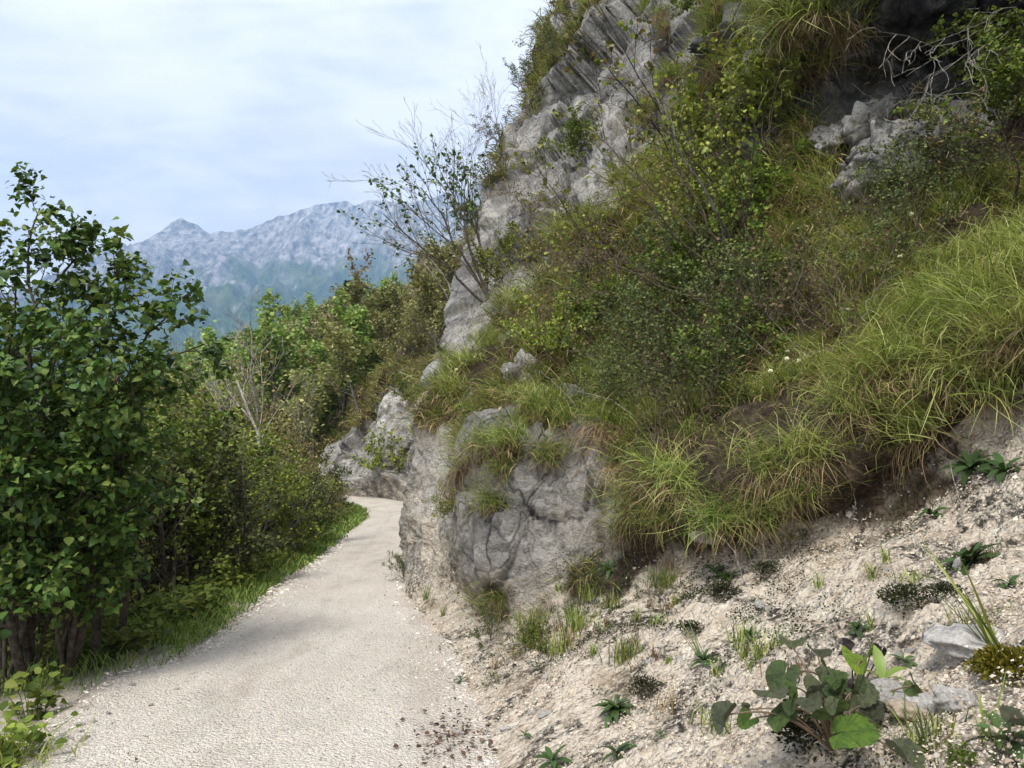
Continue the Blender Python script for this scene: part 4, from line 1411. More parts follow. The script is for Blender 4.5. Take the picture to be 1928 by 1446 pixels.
def hero_tussocks():
    data = [
        (1845, 565, 'yellow', 1.25, 'big bright yellow-green grass tussock at the right frame edge'),
        (1760, 600, 'yellow', 1.2, 'bright yellow-green tussock left of the biggest one at the right frame edge'),
        (1905, 640, 'long', 1.1, 'long-bladed tussock drooping at the right frame edge above the bare bank'),
        (1730, 690, 'yellow', 1.15, 'yellow-green tussock on the lip above the bare bank, right of the flower heads'),
        (1655, 715, 'long', 1.1, 'arching tussock with long brown skirt hanging over the dark soil lip'),
        (1800, 705, 'long', 1.05, 'arching tussock whose dead blades hang onto the upper right bank'),
        (1880, 740, 'long', 1.0, 'tussock with a hanging brown skirt under the right frame edge grasses'),
        (1520, 855, 'yellow', 1.15, 'round yellow-green tussock with a pale straw beard above the sandy bank'),
        (1600, 765, 'yellow', 1.1, 'yellow-green tussock between the flower heads and the soil lip'),
        (1450, 880, 'green', 1.1, 'green arching tussock left of the one with a straw beard'),
        (1410, 960, 'green', 1.1, 'drooping green tussock touching the top of the gravel bank'),
        (1350, 980, 'fine', 1.1, 'fine-bladed tussock hanging lowest over the gravel bank'),
        (1270, 905, 'yellow', 1.15, 'bright green long-bladed tussock right of the grey rock nose'),
        (1205, 950, 'green', 1.05, 'green tussock drooping beside the grey rock nose'),
        (1180, 1000, 'green', .9, 'lower dark green tussock at the right foot of the rock nose'),
        (1300, 820, 'dry', 1.1, 'half dry tussock behind the bright long-bladed one'),
        (1170, 870, 'dry', 1.0, 'dry brownish tussock on the shoulder of the grey rock nose'),
        (1560, 700, 'yellow', 1.1, 'yellow-green tussock just above the pale flower heads'),
        (1700, 520, 'green', 1.1, 'green tussock in the dip below the cave boulders'),
        (1880, 480, 'yellow', 1.2, 'topmost bright tussock at the right frame edge'),
        (880, 690, 'yellow', 1.05, 'yellow-green tussock overhanging the dark hollow of the rock corner'),
        (850, 735, 'yellow', .95, 'tussock at the outer rock corner above the path bend'),
        (925, 655, 'yellow', 1.1, 'rounded tussock above the dark hollow'),
        (985, 580, 'yellow', 1.25, 'mounded yellow-green tussock on the slope edge below the small tree'),
        (1040, 545, 'yellow', 1.25, 'bright mound of grass right of the leaning small tree'),
        (1110, 440, 'yellow', 1.4, 'bright green mound of grass under the grey slab'),
        (880, 870, 'dry', .85, 'dark brown-green tussock hanging on the rock wall left of the nose'),
        (905, 835, 'green', .8, 'small green tussock on top of the rock wall'),
        (870, 775, 'dry', 1.0, 'dry hanging tussock under the rock corner ledge'),
        (960, 830, 'green', .8, 'short green tussock on the crest of the grey rock nose'),
        (1030, 850, 'fine', .7, 'fine tussock at the top right of the grey rock nose'),
        (925, 940, 'fine', .6, 'narrow green grass streak hanging down the rock wall'),
        (1490, 60, 'long', 1.5, 'long yellowish grass hanging from the cliff left of the dark cave'),
        (1520, 130, 'long', 1.5, 'hanging yellow grass curtain beside the dark cave'),
        (1470, 160, 'long', 1.4, 'lowest hanging grass beside the dark cave'),
        (1440, 40, 'fine', 1.5, 'green grass bunch at the top frame edge left of the hanging curtain'),
        (1550, 30, 'long', 1.4, 'hanging grass at the top frame edge touching the dark cave'),
        (1510, 230, 'dry', 1.4, 'brown dead grass beard hanging left of the pale boulders'),
        (1560, 370, 'yellow', 1.1, 'pale broad-bladed grass under the pale boulders'),
    ]
    rg = np.random.default_rng(33)
    for px, py, kind, s, lab in data:
        p, n = spot(px, py)
        put_tussock(kind, p, n, s * (.72 if px > 1130 and py > 400 else 1), lab, None, rg)


hero_tussocks()


def more_tussocks():
    rg = np.random.default_rng(35)
    w = (_vg * IN_VIEW * (HPX > 800) * (_V[:, 1] < 22)).astype(float) * np.clip(9 / np.maximum(_V[:, 1], 3), .2, 2) ** 1.2
    ro = np.tile(np.arange(NV), NU)
    w *= np.where((ro < row0[3] - 8) & (HPX > 1130), 0.0, np.where(ro < row0[2], .12, 1.0))
    w *= np.where((HPX > 1560) & (HPY > 430), .7, 1.0)
    k, P = scatter(rg, 5000, w)
    kinds = {'yellow': 'yellow-green grass tussock among the mixed grasses of the slope', 'green': 'mid green grass tussock among the mixed grasses of the slope',
             'dry': 'half dead brownish grass tussock on the slope', 'fine': 'fine-bladed grass tussock on the slope', 'long': 'long drooping yellow-green grass tussock on the slope'}
    cnt = 0
    for i, p in zip(k, P):
        px, py = HPX[i], HPY[i]
        sp = .13 + .015 * _V[i, 1]
        if any(((p - q) ** 2).sum() < sp * sp for q in USED): continue
        # the dark shrubby middle of the slope has fewer and drier grasses
        mid = math.exp(-((px - 1330) / 190) ** 2 - ((py - 600) / 170) ** 2)
        if rg.random() < .62 * mid: continue
        if 1530 < px < 1880 and 50 < py < 345: continue
        if 800 < px < 950 and 440 < py < 690 and rg.random() < .85: continue
        if fbm(p[None].astype(np.float32) * .95, 3, 77)[0] < -.12: continue
        n = pnoise(np.array([[p[0] * .7, p[1] * .7, p[2] * .7]]), 39)[0] + rg.normal(0, .25)
        if px > 1560 and py > 380: kind = 'yellow' if n > -.15 else 'long' if n > -.4 else 'green'
        elif px < 1130 and n > -.1: kind = 'fine' if n < .25 else 'yellow'
        elif mid > .4: kind = 'dry' if n > -.1 else 'green'
        else: kind = 'yellow' if n > .3 else 'fine' if n > 0 else 'green' if n > -.25 else 'dry'
        zone = ('in the bright grass at the right frame edge' if px > 1560 and py > 430 else 'beside the dark cave' if px > 1440 and py < 330 else 'on the lip above the gravel bank' if px > 1130 and py > 700
                else 'around the grey rock nose' if px <= 1130 and py > 700 else 'on the grassy left edge of the slope' if px <= 1130 and py > 420 else 'in the shady middle of the slope' if py > 450 else 'around the sapling stems below the cliff' if px > 1180 else 'on the ledges of the grey cliff')
        kinds2 = {'yellow': 'yellow-green', 'green': 'mid green', 'dry': 'half dead brownish', 'fine': 'fine-bladed', 'long': 'long drooping yellow-green'}
        put_tussock(kind, p, _N[i], rg.uniform(.38, .82) * (1 + .025 * p[1]), kinds2[kind] + ' grass tussock ' + zone, 'grass tussocks on the overgrown slope', rg)
        cnt += 1
        if cnt >= 255: break
    print('tussocks', cnt)


more_tussocks()


def slope_cover():
    rg = np.random.default_rng(41)
    ro = np.tile(np.arange(NV), NU)
    vis = IN_VIEW | ((HPX > -60) & (HPX < 2000) & (HPY > -90) & (HPY < 1500) & (_f < _zmin * 1.3 + .6))
    gap = fbm(_V.astype(np.float32) * .95, 3, 77)
    base = np.where(gap > -.10, 1, .12) * _vg * vis * (_f > 0) * np.where((HPX < 940) & (HPY < 690) & (HPY > 440), .3, 1)
    w = base * np.clip(7 / np.maximum(_f, 2.5), .12, 2) ** 1.5 * (_V[:, 1] < 40) * np.where((ro < row0[3] - 6) & (HPX > 1130), .03, np.where(ro < row0[2], .5, 1))
    # three tones: green, yellow-green and dead, in drifts
    for name, n, mat, L, lo, hi, sd in (('slope_grass', 36000, M_GRASS, .26, -.6, .35, 43), ('pale_slope_grass', 22000, M_GRASSY, .28, .0, .6, 43), ('dead_slope_grass', 30000, M_DRY, .30, -.9, .9, 47)):
        k, P = scatter(rg, n, w)
        nz = fbm(P.astype(np.float32) * .55, 3, sd) + rg.normal(0, .15, n)
        kp = (nz > lo) & (nz < hi)
        k, P = k[kp], P[kp]
        m = len(k)
        d = _f[k]
        az = np.arctan2(_N[k, 1], _N[k, 0]) + rg.normal(0, .9, m)
        steep = np.arccos(np.clip(_N[k, 2], -1, 1))
        Ls = L * rg.uniform(.45, 1.25, m) * np.clip(d / 6, .7, 2.2)
        if mat is M_DRY:
            t0, t1 = rg.uniform(.4, 1.4, m), rg.uniform(1.6, 3.0, m)
        else:
            t0, t1 = rg.uniform(.0, .5, m) + .45 * steep, rg.uniform(1.1, 2.3, m)
        V, F = blades(rg, P - _N[k] * .01, az, Ls, t0, t1, np.clip(.0012 * d, .005, .03) * rg.uniform(.6, 1.2, m), 3, 1.2, .6)
        obj(name, mesh(name, V, F, mat), kind='stuff')


slope_cover()

# ------------------------------------------------------------------ shrubs of the slope
def slope_shrub(seed, H, stems, kids, leaf, sa):
    pl = Plant(seed)
    rg = pl.r
    spec = [dict(kids=kids, ang=.8, ratio=.5, seg=7, wob=.12, up=.04, **{'from': .15}, rr=.6), dict(kids=4, ang=.7, ratio=.5, seg=5, wob=.2, up=.04, leaf=leaf * .5), dict(seg=4, wob=.22, up=.03, leaf=leaf, lfrom=.0)]
    for s in range(stems):
        a = rg.uniform(0, 6.28)
        th = rg.uniform(.1, sa)
        pl.limb((.05 * math.cos(a), .05 * math.sin(a), -.08), (math.sin(th) * math.cos(a), math.sin(th) * math.sin(a), math.cos(th)), H * rg.uniform(.7, 1.1), .008, 0, spec)
    return pl


SHR = {
    'dark': [proto(slope_shrub(s, 1.0, 7, 7, 12, 1.0), M_TWIG, M_DARKLEAF, LEAF2, .034, .02, .5, .8, 1, NS) for s in (201, 202)],
    'mid': [proto(slope_shrub(s, 1.0, 7, 7, 12, 1.0), M_TWIG, M_MIDLEAF, LEAF4, .046, .02, .5, .9, 1, NS) for s in (203, 204)],
    'lime': [proto(slope_shrub(s, 1.0, 6, 7, 10, .9), M_TWIG, M_LIMELEAF, LEAF4, .044, .02, .5, 1, 1, NS) for s in (205, 206)],
    'twiggy': [proto(slope_shrub(s, 1.0, 8, 6, 1.2, 1.1), M_TWIG, M_RUSTY, LEAF2, .032, .02, .5, 1, 1, NS) for s in (207, 208)],
    'olive': [proto(slope_shrub(s, 1.0, 7, 7, 8, 1.0), M_TWIG, M_OLIVE, LEAF2, .034, .02, .5, 1, 1, NS) for s in (209,)],
}


def put_shrub(kind, px, py, s, label, rg, group=None, name='slope_shrub'):
    p, n = spot(px, py)
    pr = SHR[kind][int(rg.integers(len(SHR[kind])))]
    lean = unit(np.array((0, 0, 1.0)) + .55 * n)
    q = Vector(lean).to_track_quat('Z', 'Y')
    e = (q @ Matrix.Rotation(rg.uniform(0, 6.28), 4, 'Z').to_quaternion()).to_euler()
    return put(name, pr, label, 'shrub', p - n * .03, e, (s * rg.uniform(.9, 1.1), s * rg.uniform(.9, 1.1), s), group, NS)


def build_shrubs():
    rg = np.random.default_rng(51)
    L = [
        ('dark', 1255, 760, .95, 'dark blue-green small-leaved shrub in the middle of the slope'),
        ('dark', 1230, 690, .85, 'blue-green shrub just above the darkest shrub of the slope'),
        ('dark', 1320, 800, .85, 'dark small-leaved shrub behind the bright long-bladed tussock'),
        ('dark', 1275, 590, 1.0, 'shaded dark shrub higher up in the middle of the slope'),
        ('mid', 1380, 740, .75, 'green shrub left of the pale flower heads'),
        ('mid', 1170, 625, .8, 'light green feathery shrub on the left part of the slope'),
        ('lime', 1060, 690, .8, 'yellow-green shrub above the pale jutting stone'),
        ('mid', 1350, 560, 1.0, 'mid green shrub below the thin saplings'),
        ('mid', 1420, 470, 1.15, 'broad green shrub at the foot of the saplings'),
        ('lime', 1330, 450, 1.0, 'yellow-green shrub left of the sapling stems'),
        ('lime', 1400, 310, 1.3, 'large light green bush under the hanging grass'),
        ('lime', 1450, 270, 1.15, 'feathery light green bush at the foot of the hanging grass'),
        ('dark', 1800, 390, .85, 'dark shrub in the shade at the right of the boulders'),
        ('dark', 1720, 470, .8, 'shaded dark shrub above the bright tussocks'),
        ('olive', 1850, 340, .85, 'olive reddish shrub right of the cave mouth'),
        ('mid', 1890, 170, 1.0, 'vivid green bush at the right frame edge beside the dark cave'),
        ('mid', 1915, 240, .8, 'vivid green bush below the one beside the dark cave'),
        ('dark', 1480, 600, .8, 'dark shrub in the shady middle of the slope, right part'),
        ('twiggy', 1160, 690, .8, 'brown twiggy tangle above the low pale rock'),
        ('twiggy', 1020, 640, .8, 'brown twiggy tangle on the left grassy edge of the slope'),
        ('twiggy', 1500, 520, 1.0, 'brown twiggy shrub below the pale boulders'),
        ('twiggy', 1620, 620, .8, 'dry twigs at the left edge of the bright grass'),
        ('dark', 1390, 650, .9, 'dark low shrub in the shady hollow left of the brown twiggy one'),
        ('dark', 1150, 770, .6, 'dark little shrub above the grey rock nose'),
        ('twiggy', 1430, 640, .9, 'brown leafless twiggy shrub in the shady middle of the slope'),
        ('twiggy', 1550, 590, .9, 'brown leafless twigs left of the bright tussocks'),
        ('twiggy', 1200, 540, 1.0, 'brown twiggy shrub on the left part of the slope'),
        ('twiggy', 1090, 600, 1.0, 'grey-brown twiggy shrub above the dark hollow'),
        ('olive', 1130, 520, 1.0, 'olive shrub below the grey slab'),
        ('twiggy', 1250, 870, .6, 'dry twigs between the rock nose and the dark shrub'),
        ('lime', 945, 540, .95, 'bushy green-yellow shrub at the foot of the leaning small tree'),
        ('olive', 1000, 420, .9, 'green clump growing on a ledge of the grey cliff'),
        ('mid', 1090, 300, 1.1, 'dark green clump in the gully of the grey cliff'),
        ('mid', 1300, 60, 1.4, 'green clump at the top of the cliff'),
        ('dark', 1120, 40, 1.6, 'dark leafy bush on the skyline of the cliff'),
        ('dark', 1065, 110, 1.3, 'dark leafy bush lower down the cliff skyline'),
        ('dark', 972, 165, 1.35, 'dark bush standing out from the cliff edge against the sky'),
        ('olive', 905, 330, 1.0, 'mossy green growth hanging on the cliff edge'),
        ('olive', 935, 260, 1.1, 'olive growth on the cliff edge above the small tree'),
        ('mid', 890, 420, .8, 'green growth on the cliff edge behind the small tree'),
        ('lime', 722, 905, 1.5, 'yellow-green bush at the foot of the far rock face by the path bend'),
        ('mid', 765, 760, 1.3, 'green tuft on the top of the far rock face'),
    ]
    for k, px, py, s, lab in L:
        put_shrub(k, px, py, s, lab, rg, None, 'cliff_bush' if s >= 1.4 else 'slope_shrub')


build_shrubs()


# ------------------------------------------------------------------ thin saplings and the small leaning tree
def sapling_spec(leaf, klen=.9):
    return [dict(kids=8, ang=.6, klen=klen, **{'from': .35}, leaf=3), dict(kids=4, ang=.6, ratio=.5, seg=7, wob=.10, up=.04, leaf=leaf * .5, taper=.4), dict(seg=5, wob=.14, up=.03, leaf=leaf, lfrom=.2, taper=.4)]


def stem_thing(name, label, root, tips, r0, spec, bark, leafm, tmpl, size, seed, spread=.015, cat='tree', upb=.55):
    p, n = root
    pl = Plant(seed)
    for i, tp in enumerate(tips):
        guided(pl, pl.r.normal(0, .03, 3), np.array(tp) - p, r0 * pl.r.uniform(.75, 1.0), r0 * .22, spec, .12)
    o = thing(name, label, cat, p - n * .03)
    for lev, q, r in pl.lines:
        if lev == 0:
            v, f = tube(q, r, 6)
            obj('trunk', mesh('trunk', v, f, bark), o)
    v, f = join([tube(q, np.maximum(r, .0028), 4) for lev, q, r in pl.lines if lev > 0])
    obj('branch_work', mesh('branch_work', v, f, bark), o, kind='stuff')
    if pl.anc and leafm is not None:
        v, f = pl.leaf_mesh(tmpl, size, spread, upb, -.15)
        obj('crown', mesh('crown', v, f, leafm), o)
    return o


def build_saplings():
    stem_thing('sapling', 'thin sapling with pale stem rising across the grey cliff to the top frame edge', spot(1385, 520), [at(1170, 60, 6.6)], .020, sapling_spec(1.8, .7), M_GREYBARK, M_LIMELEAF, LEAF4, .052, 301)
    stem_thing('sapling', 'slender dark sapling whose tip with sparse dark leaves reaches into the sky', spot(1400, 500), [at(1030, 15, 6.3), at(1105, -30, 6.6)], .014, sapling_spec(2.2, .7), M_BARK, M_OLIVE, LEAF4, .055, 302)
    stem_thing('sapling', 'many-branched sapling fanning left over the slope with yellow-green leaves', spot(1395, 560), [at(1000, 300, 6.6), at(1080, 220, 6.8), at(1130, 330, 6.5), at(1250, 260, 6.7), at(1060, 400, 6.6)], .013, sapling_spec(2.0, .7), M_TWIG, M_LIMELEAF, LEAF4, .045, 303)
    stem_thing('sapling', 'upright sapling with small lime leaves in front of the hanging grass', spot(1430, 540), [at(1350, 200, 7.0), at(1280, 140, 7.0), at(1420, 250, 6.9)], .012, sapling_spec(2.6, .6), M_BARK, M_LIMELEAF, LEAF4, .045, 304)
    stem_thing('sapling', 'leaning bare sapling with drooping tips on the left part of the slope', spot(1240, 590), [at(1000, 470, 7.0), at(1090, 390, 7.2), at(1030, 540, 7.0)], .010, sapling_spec(.8, .7), M_TWIG, M_OLIVE, LEAF4, .045, 305)
    stem_thing('sapling', 'dark sapling stem slanting down right in front of the pale boulders', spot(1900, 420), [at(1800, 230, 5.4)], .012, sapling_spec(.8, .5), M_BARK, M_MIDLEAF, LEAF4, .045, 306)
    # the small tree leaning out of the cliff corner
    sp = [dict(kids=9, ang=.5, klen=1.5, **{'from': .35}, leaf=0), dict(kids=4, ang=.5, ratio=.5, seg=7, wob=.08, up=.05, leaf=1, lfrom=.6, taper=.4), dict(seg=5, wob=.12, up=.05, leaf=4, lfrom=.2, taper=.4)]
    stem_thing('leaning_tree', 'small tree leaning left out of the cliff corner, its dark leaves against the sky', spot(915, 560), [at(830, 330, 12.5), at(880, 340, 12.8), at(720, 400, 12.3), at(790, 350, 12.2)], .032, sp, M_BARK, M_HAZEL, LEAF4, .065, 311, .02)
    sp2 = [dict(kids=8, ang=.5, klen=1.6, **{'from': .3}), dict(kids=4, ang=.5, ratio=.5, seg=7, wob=.10, up=.06, taper=.35), dict(kids=2, ang=.5, ratio=.5, seg=5, wob=.15, up=.04, taper=.4), dict(seg=4, wob=.15, taper=.4)]
    for i, (r, tips, lab, d) in enumerate([
        ((905, 540), [(690, 330), (770, 270)], 'leafless grey twigs reaching left into the sky behind the leaning small tree', 13.2),
        ((905, 380), [(885, 290), (860, 310)], 'pale leafless bush on the cliff edge against the sky, lower one', 19.0),
        ((935, 270), [(900, 210), (930, 190)], 'pale leafless bush on the cliff edge against the sky, upper one', 22.0),
        ((845, 560), [(770, 470), (740, 430)], 'fine bare branches arching over the blue mountainside', 15.0)]):
        stem_thing('bare_bush', lab, spot(*r), [at(a, b, d) for a, b in tips], .018 if i != 1 else .014, sp2, M_GREYBARK, None, LEAF4, .1, 320 + i, cat='bush')


build_saplings()


def dry_stems():
    """long bleached stems trailing over the grasses"""
    rg = np.random.default_rng(61)
    lst = [((1650, 800), (1620, 985)), ((1330, 640), (1230, 560)), ((1480, 690), (1300, 560)), ((1230, 820), (1060, 760)), ((1400, 1100), (1320, 985)), ((1120, 520), (980, 515)), ((1290, 620), (1100, 560)), ((1140, 700), (960, 650)),
           ((1460, 560), (1560, 700)), ((1560, 640), (1480, 480)), ((1200, 620), (1060, 600)), ((1180, 470), (1200, 600)), ((1740, 850), (1790, 980)), ((1300, 520), (1180, 420)), ((1100, 800), (1000, 740)), ((1640, 620), (1760, 520))]
    for i, (a, b) in enumerate(lst):
        p0, n0 = spot(*a)
        p1, n1 = spot(*b)
        t = np.linspace(0, 1, 12)[:, None]
        mid = .12 + .1 * rg.random()
        pts = p0 + (p1 - p0) * t + (n0 + np.array((0, 0, .4))) * (np.sin(t * math.pi) ** .8 * mid * np.linalg.norm(p1 - p0) * .5 + .10) + np.cumsum(rg.normal(0, .012, (12, 3)), 0)
        pts[0] = p0 - n0 * .02
        v, f = tube(pts - p0, np.linspace(.0035, .0016, 12), 4)
        o = thing('dry_vine', 'thin bleached dead vine trailing over the grasses of the slope', 'dead vine', p0, 'dead vines trailing over the slope', mesh('dry_vine', v, f, M_GREYBARK))


dry_stems()


# ------------------------------------------------------------------ pale flower heads
def build_flowers():
    rg = np.random.default_rng(71)
    m, t = new_mat('cream_petals')
    finish(t, (.72, .72, .46), .6, None, spec=.2)
    pos = [(1612, 655), (1690, 562), (1482, 743), (1490, 757), (1519, 762), (1472, 772), (1450, 183), (1680, 514), (1603, 400), (1724, 470), (1040, 545), (975, 545), (1110, 700), (960, 825), (1010, 770), (875, 745), (1165, 560), (1083, 610)]
    v0, f0 = blades(rg, np.zeros((60, 3)), rg.uniform(0, 6.28, 60), rg.uniform(.012, .02, 60), rg.uniform(0, 1.5, 60), rg.uniform(.5, 1.9, 60), .009, 2)
    head = mesh('flower_head', v0, f0, m)
    for i, (px, py) in enumerate(pos):
        p, n = spot(px, py + 14)
        d = p[1]
        h = .16 + .02 * d
        tip = p + np.array((-.04, -.12, h)) + n * .08
        tt = np.linspace(0, 1, 7)[:, None]
        pts = p + (tip - p) * tt + n * .05 * np.sin(tt * math.pi)
        group = 'cream flower heads above the grasses'
        lab = 'round cream flower head on a thin stem above the grasses of the slope'
        if i in (2, 3, 4, 5): lab = 'round cream flower head in the cluster above the straw-bearded tussock'
        o = thing('flower', lab, 'flower', p, group)
        v, f = tube(pts - p, np.linspace(.003, .0018, 7), 4)
        obj('stem', mesh('stem', v, f, M_GRASS), o)
        h_ = obj('flower_head', head, o, tip - p)
        h_.scale = (.9 + .05 * d,) * 3
        h_.rotation_euler = (rg.normal(0, .4) + .5, rg.normal(0, .4), rg.uniform(0, 6))


build_flowers()

# ================================================================== stones and small plants of the bank and the path
def stone_mesh(name, seed, mat, sub=3, flat=.7, rough=.22, ax=(1, 1, 1)):
    """an angular stone: a ball cut by random planes, then roughened"""
    rg = np.random.default_rng(seed)
    bm_ = __import__('bmesh').new()
    __import__('bmesh').ops.create_icosphere(bm_, subdivisions=sub, radius=1.0)
    V = np.array([v.co[:] for v in bm_.verts]); F = np.array([[v.index for v in f.verts] for f in bm_.faces])
    bm_.free()
    for c in range(11):
        n = unit(rg.normal(0, 1, 3)); d = rg.uniform(.45, .85)
        s = V @ n
        V = V - np.maximum(s - d, 0)[:, None] * n * .92
    V = V * (1 + rough * .5 * fbm(V * 1.8 + seed, 4, seed)[:, None])
    V = V * np.array((1, rg.uniform(.65, .9), flat)) * np.array(ax)
    return mesh(name, V, F, mat, False if sub < 3 else True)


def bank_ray(px, py):
    return spot(px, py, 6)


def build_boulders():
    data = [(1595, 275, .50, (1.25, .9, .8), 'pale rounded boulder on the ledge under the dark cave, left one'),
            (1640, 262, .50, (.9, .9, 1.1), 'white knobbly boulder in the middle of the ledge under the dark cave'),
            (1700, 300, .56, (1.3, .9, .75), 'grey sloping boulder at the right end of the ledge under the cave'),
            (1625, 322, .42, (1.5, .9, .6), 'low flat boulder at the front of the ledge under the cave'),
            (985, 720, .55, (.9, .8, 1.2), 'grey stone block jutting out below the yellow-green shrub'),
            (876, 752, .13, (.6, .6, 1.2), 'small white upright stone under the overhanging tussocks'),
            (1090, 760, .30, (1.6, .8, .6), 'low pale rock peeping out of the dry grass above the rock nose')]
    for i, (px, py, s, ax, lab) in enumerate(data):
        p, n = spot(px, py)
        o = thing('boulder', lab, 'boulder', p - n * s * (.0 if i < 4 else .3), None, stone_mesh('boulder', 400 + i, M_HILL, 5, .85, .9, ax))
        o.scale = (s,) * 3
        o.rotation_euler = (.2 * i, .1 * i, i * 1.3)


build_boulders()


def build_stones():
    rg = np.random.default_rng(81)
    big = [(1692, 1322, .085, M_STONE, 'dark-shadowed grey stone behind the tan one beside the large-leaved plant'), (1708, 1352, .075, M_TANSTONE, 'long tan stone right of the large-leaved plant'),
           (1763, 1337, .062, M_STONE, 'blue-grey angular stone beside the tan stone'), (1806, 1312, .060, M_STONE, 'pale pointed stone at the right of the stone group'),
           (1768, 1366, .03, M_TANSTONE, 'small reddish stone under the blue-grey one'), (1840, 1225, .13, M_STONE, 'pale flat rock in the bank left of the moss cushion'),
           (1330, 1010, .08, M_STONE, 'small grey stone at the grass lip of the gravel bank'), (1022, 1348, .035, M_STONE, 'white stone at the foot of the gravel bank'),
           (1008, 1340, .028, M_STONE, 'small white stone beside another at the foot of the bank'), (955, 1375, .03, M_STONE, 'pale stone among the fallen brown leaves'),
           (865, 1370, .035, M_STONE, 'white stone in the middle of the fallen brown leaves'), (850, 1395, .03, M_STONE, 'white stone at the lower edge of the fallen leaves')]
    for i, (px, py, s, mat, lab) in enumerate(big):
        p, n = spot(px, py, 6)
        if px < 900:
            p = np.array(at(px, py, 1.6 / max((py - 850) / FPX, .05) * 1.0)); p[2] = .02; n = np.array((0, 0, 1.0))
        ax = (1.55, .8, .6) if 'long' in lab else (1.3, 1, .8) if 'flat' not in lab else (1.5, 1.2, .45)
        o = thing('stone', lab, 'stone', p + n * s * .2, None, stone_mesh('stone', 420 + i, mat, 4, .85, .45, ax))
        o.scale = (s,) * 3
        o.rotation_euler = (rg.normal(0, .25), rg.normal(0, .25), rg.uniform(-.4, .4))
    # loose stones lying about
    pm = [stone_mesh('stone', 440 + i, M_STONE, 2, .6) for i in range(6)]
    pth = [(120, 1370), (105, 1362), (160, 1375), (190, 1320), (215, 1300), (250, 1280), (285, 1315), (60, 1370), (300, 1350), (330, 1290), (390, 1345), (245, 1380), (150, 1350), (175, 1345), (90, 1385), (420, 1260), (205, 1330), (520, 1300), (380, 1420), (700, 1290), (560, 1390), (640, 1210)]
    for i, (px, py) in enumerate(pth):
        d = 1.6 / ((py - 850) / FPX)
        p = np.array(at(px, py, d)); p[2] = .02
        s = rg.uniform(.012, .035)
        o = thing('stone', 'small pale stone lying on the gravel path', 'stone', p, 'loose stones on the path', pm[i % 6])
        o.scale = (s * 1.2, s, s); o.rotation_euler = (rg.uniform(0, .4), rg.uniform(0, .4), rg.uniform(0, 6))
    w = (HG.reshape(-1) > .8) * IN_VIEW * (np.tile(np.arange(NV), NU) < row0[2]) * (_V[:, 1] < 6.5) * (_V[:, 1] > 1.5)
    k, P = scatter(rg, 90, w.astype(float))
    for i, (kk, p) in enumerate(zip(k, P)):
        s = rg.gamma(2, .007) + .008
        o = thing('stone', 'small angular stone half sunk in the gravel bank', 'stone', p + _N[kk] * s * .2, 'loose stones on the gravel bank', pm[i % 6])
        o.scale = (s * 1.2, s, s); o.rotation_euler = (rg.uniform(0, 1), rg.uniform(0, 1), rg.uniform(0, 6))


build_stones()

_oct = (np.array([(1, 0, 0), (-1, 0, 0), (0, 1, 0), (0, -1, 0), (0, 0, 1), (0, 0, -1)], float), np.array([(0, 2, 4), (2, 1, 4), (1, 3, 4), (3, 0, 4), (2, 0, 5), (1, 2, 5), (3, 1, 5), (0, 3, 5)]))


def pebbles(rg, P, Nn, s):
    n = len(P)
    X = unit(rg.normal(0, 1, (n, 3)))
    X = unit(X - Nn * (X * Nn).sum(1, keepdims=True) * .8)
    Y = unit(np.cross(Nn, X)); Z = np.cross(X, Y)
    loc = np.broadcast_to(_oct[0], (n, 6, 3)) * rg.uniform(.55, 1.2, (n, 6, 1)) + rg.normal(0, .22, (n, 6, 3))
    loc = loc * np.stack([np.ones(n), rg.uniform(.6, 1, n), rg.uniform(.4, .75, n)], -1)[:, None]
    V = P[:, None] + s[:, None, None] * (loc[..., 0:1] * X[:, None] + loc[..., 1:2] * Y[:, None] + loc[..., 2:3] * Z[:, None])
    F = (_oct[1][None] + (np.arange(n) * 6)[:, None, None]).reshape(-1, 3)
    return V.reshape(-1, 3), [F]


def mat_pebble(name, cols):
    m, t = new_mat(name)
    rnd = t.n('ShaderNodeNewGeometry').outputs['Random Per Island']
    c = t.ramp(rnd, [((i + .5) / len(cols), k) for i, k in enumerate(cols)])
    co = t.n('ShaderNodeTexCoord').outputs['Object']
    n = t.noise(co, 90, 3, .7)
    finish(t, t.mix(t.smooth(n, .55, .75), c, (.22, .19, .16)), .95, n, .004, .6, .2)
    return m


M_PEB = mat_pebble('gravel_stones', [(.30, .24, .18), (.44, .37, .29), (.52, .45, .36), (.56, .49, .40), (.60, .54, .45), (.48, .40, .30), (.38, .35, .31)])
M_PATHPEB = mat_pebble('path_gravel_stones', [(.40, .35, .30), (.57, .52, .46), (.63, .585, .53), (.68, .64, .585), (.73, .69, .64), (.28, .235, .19), (.61, .56, .50)])


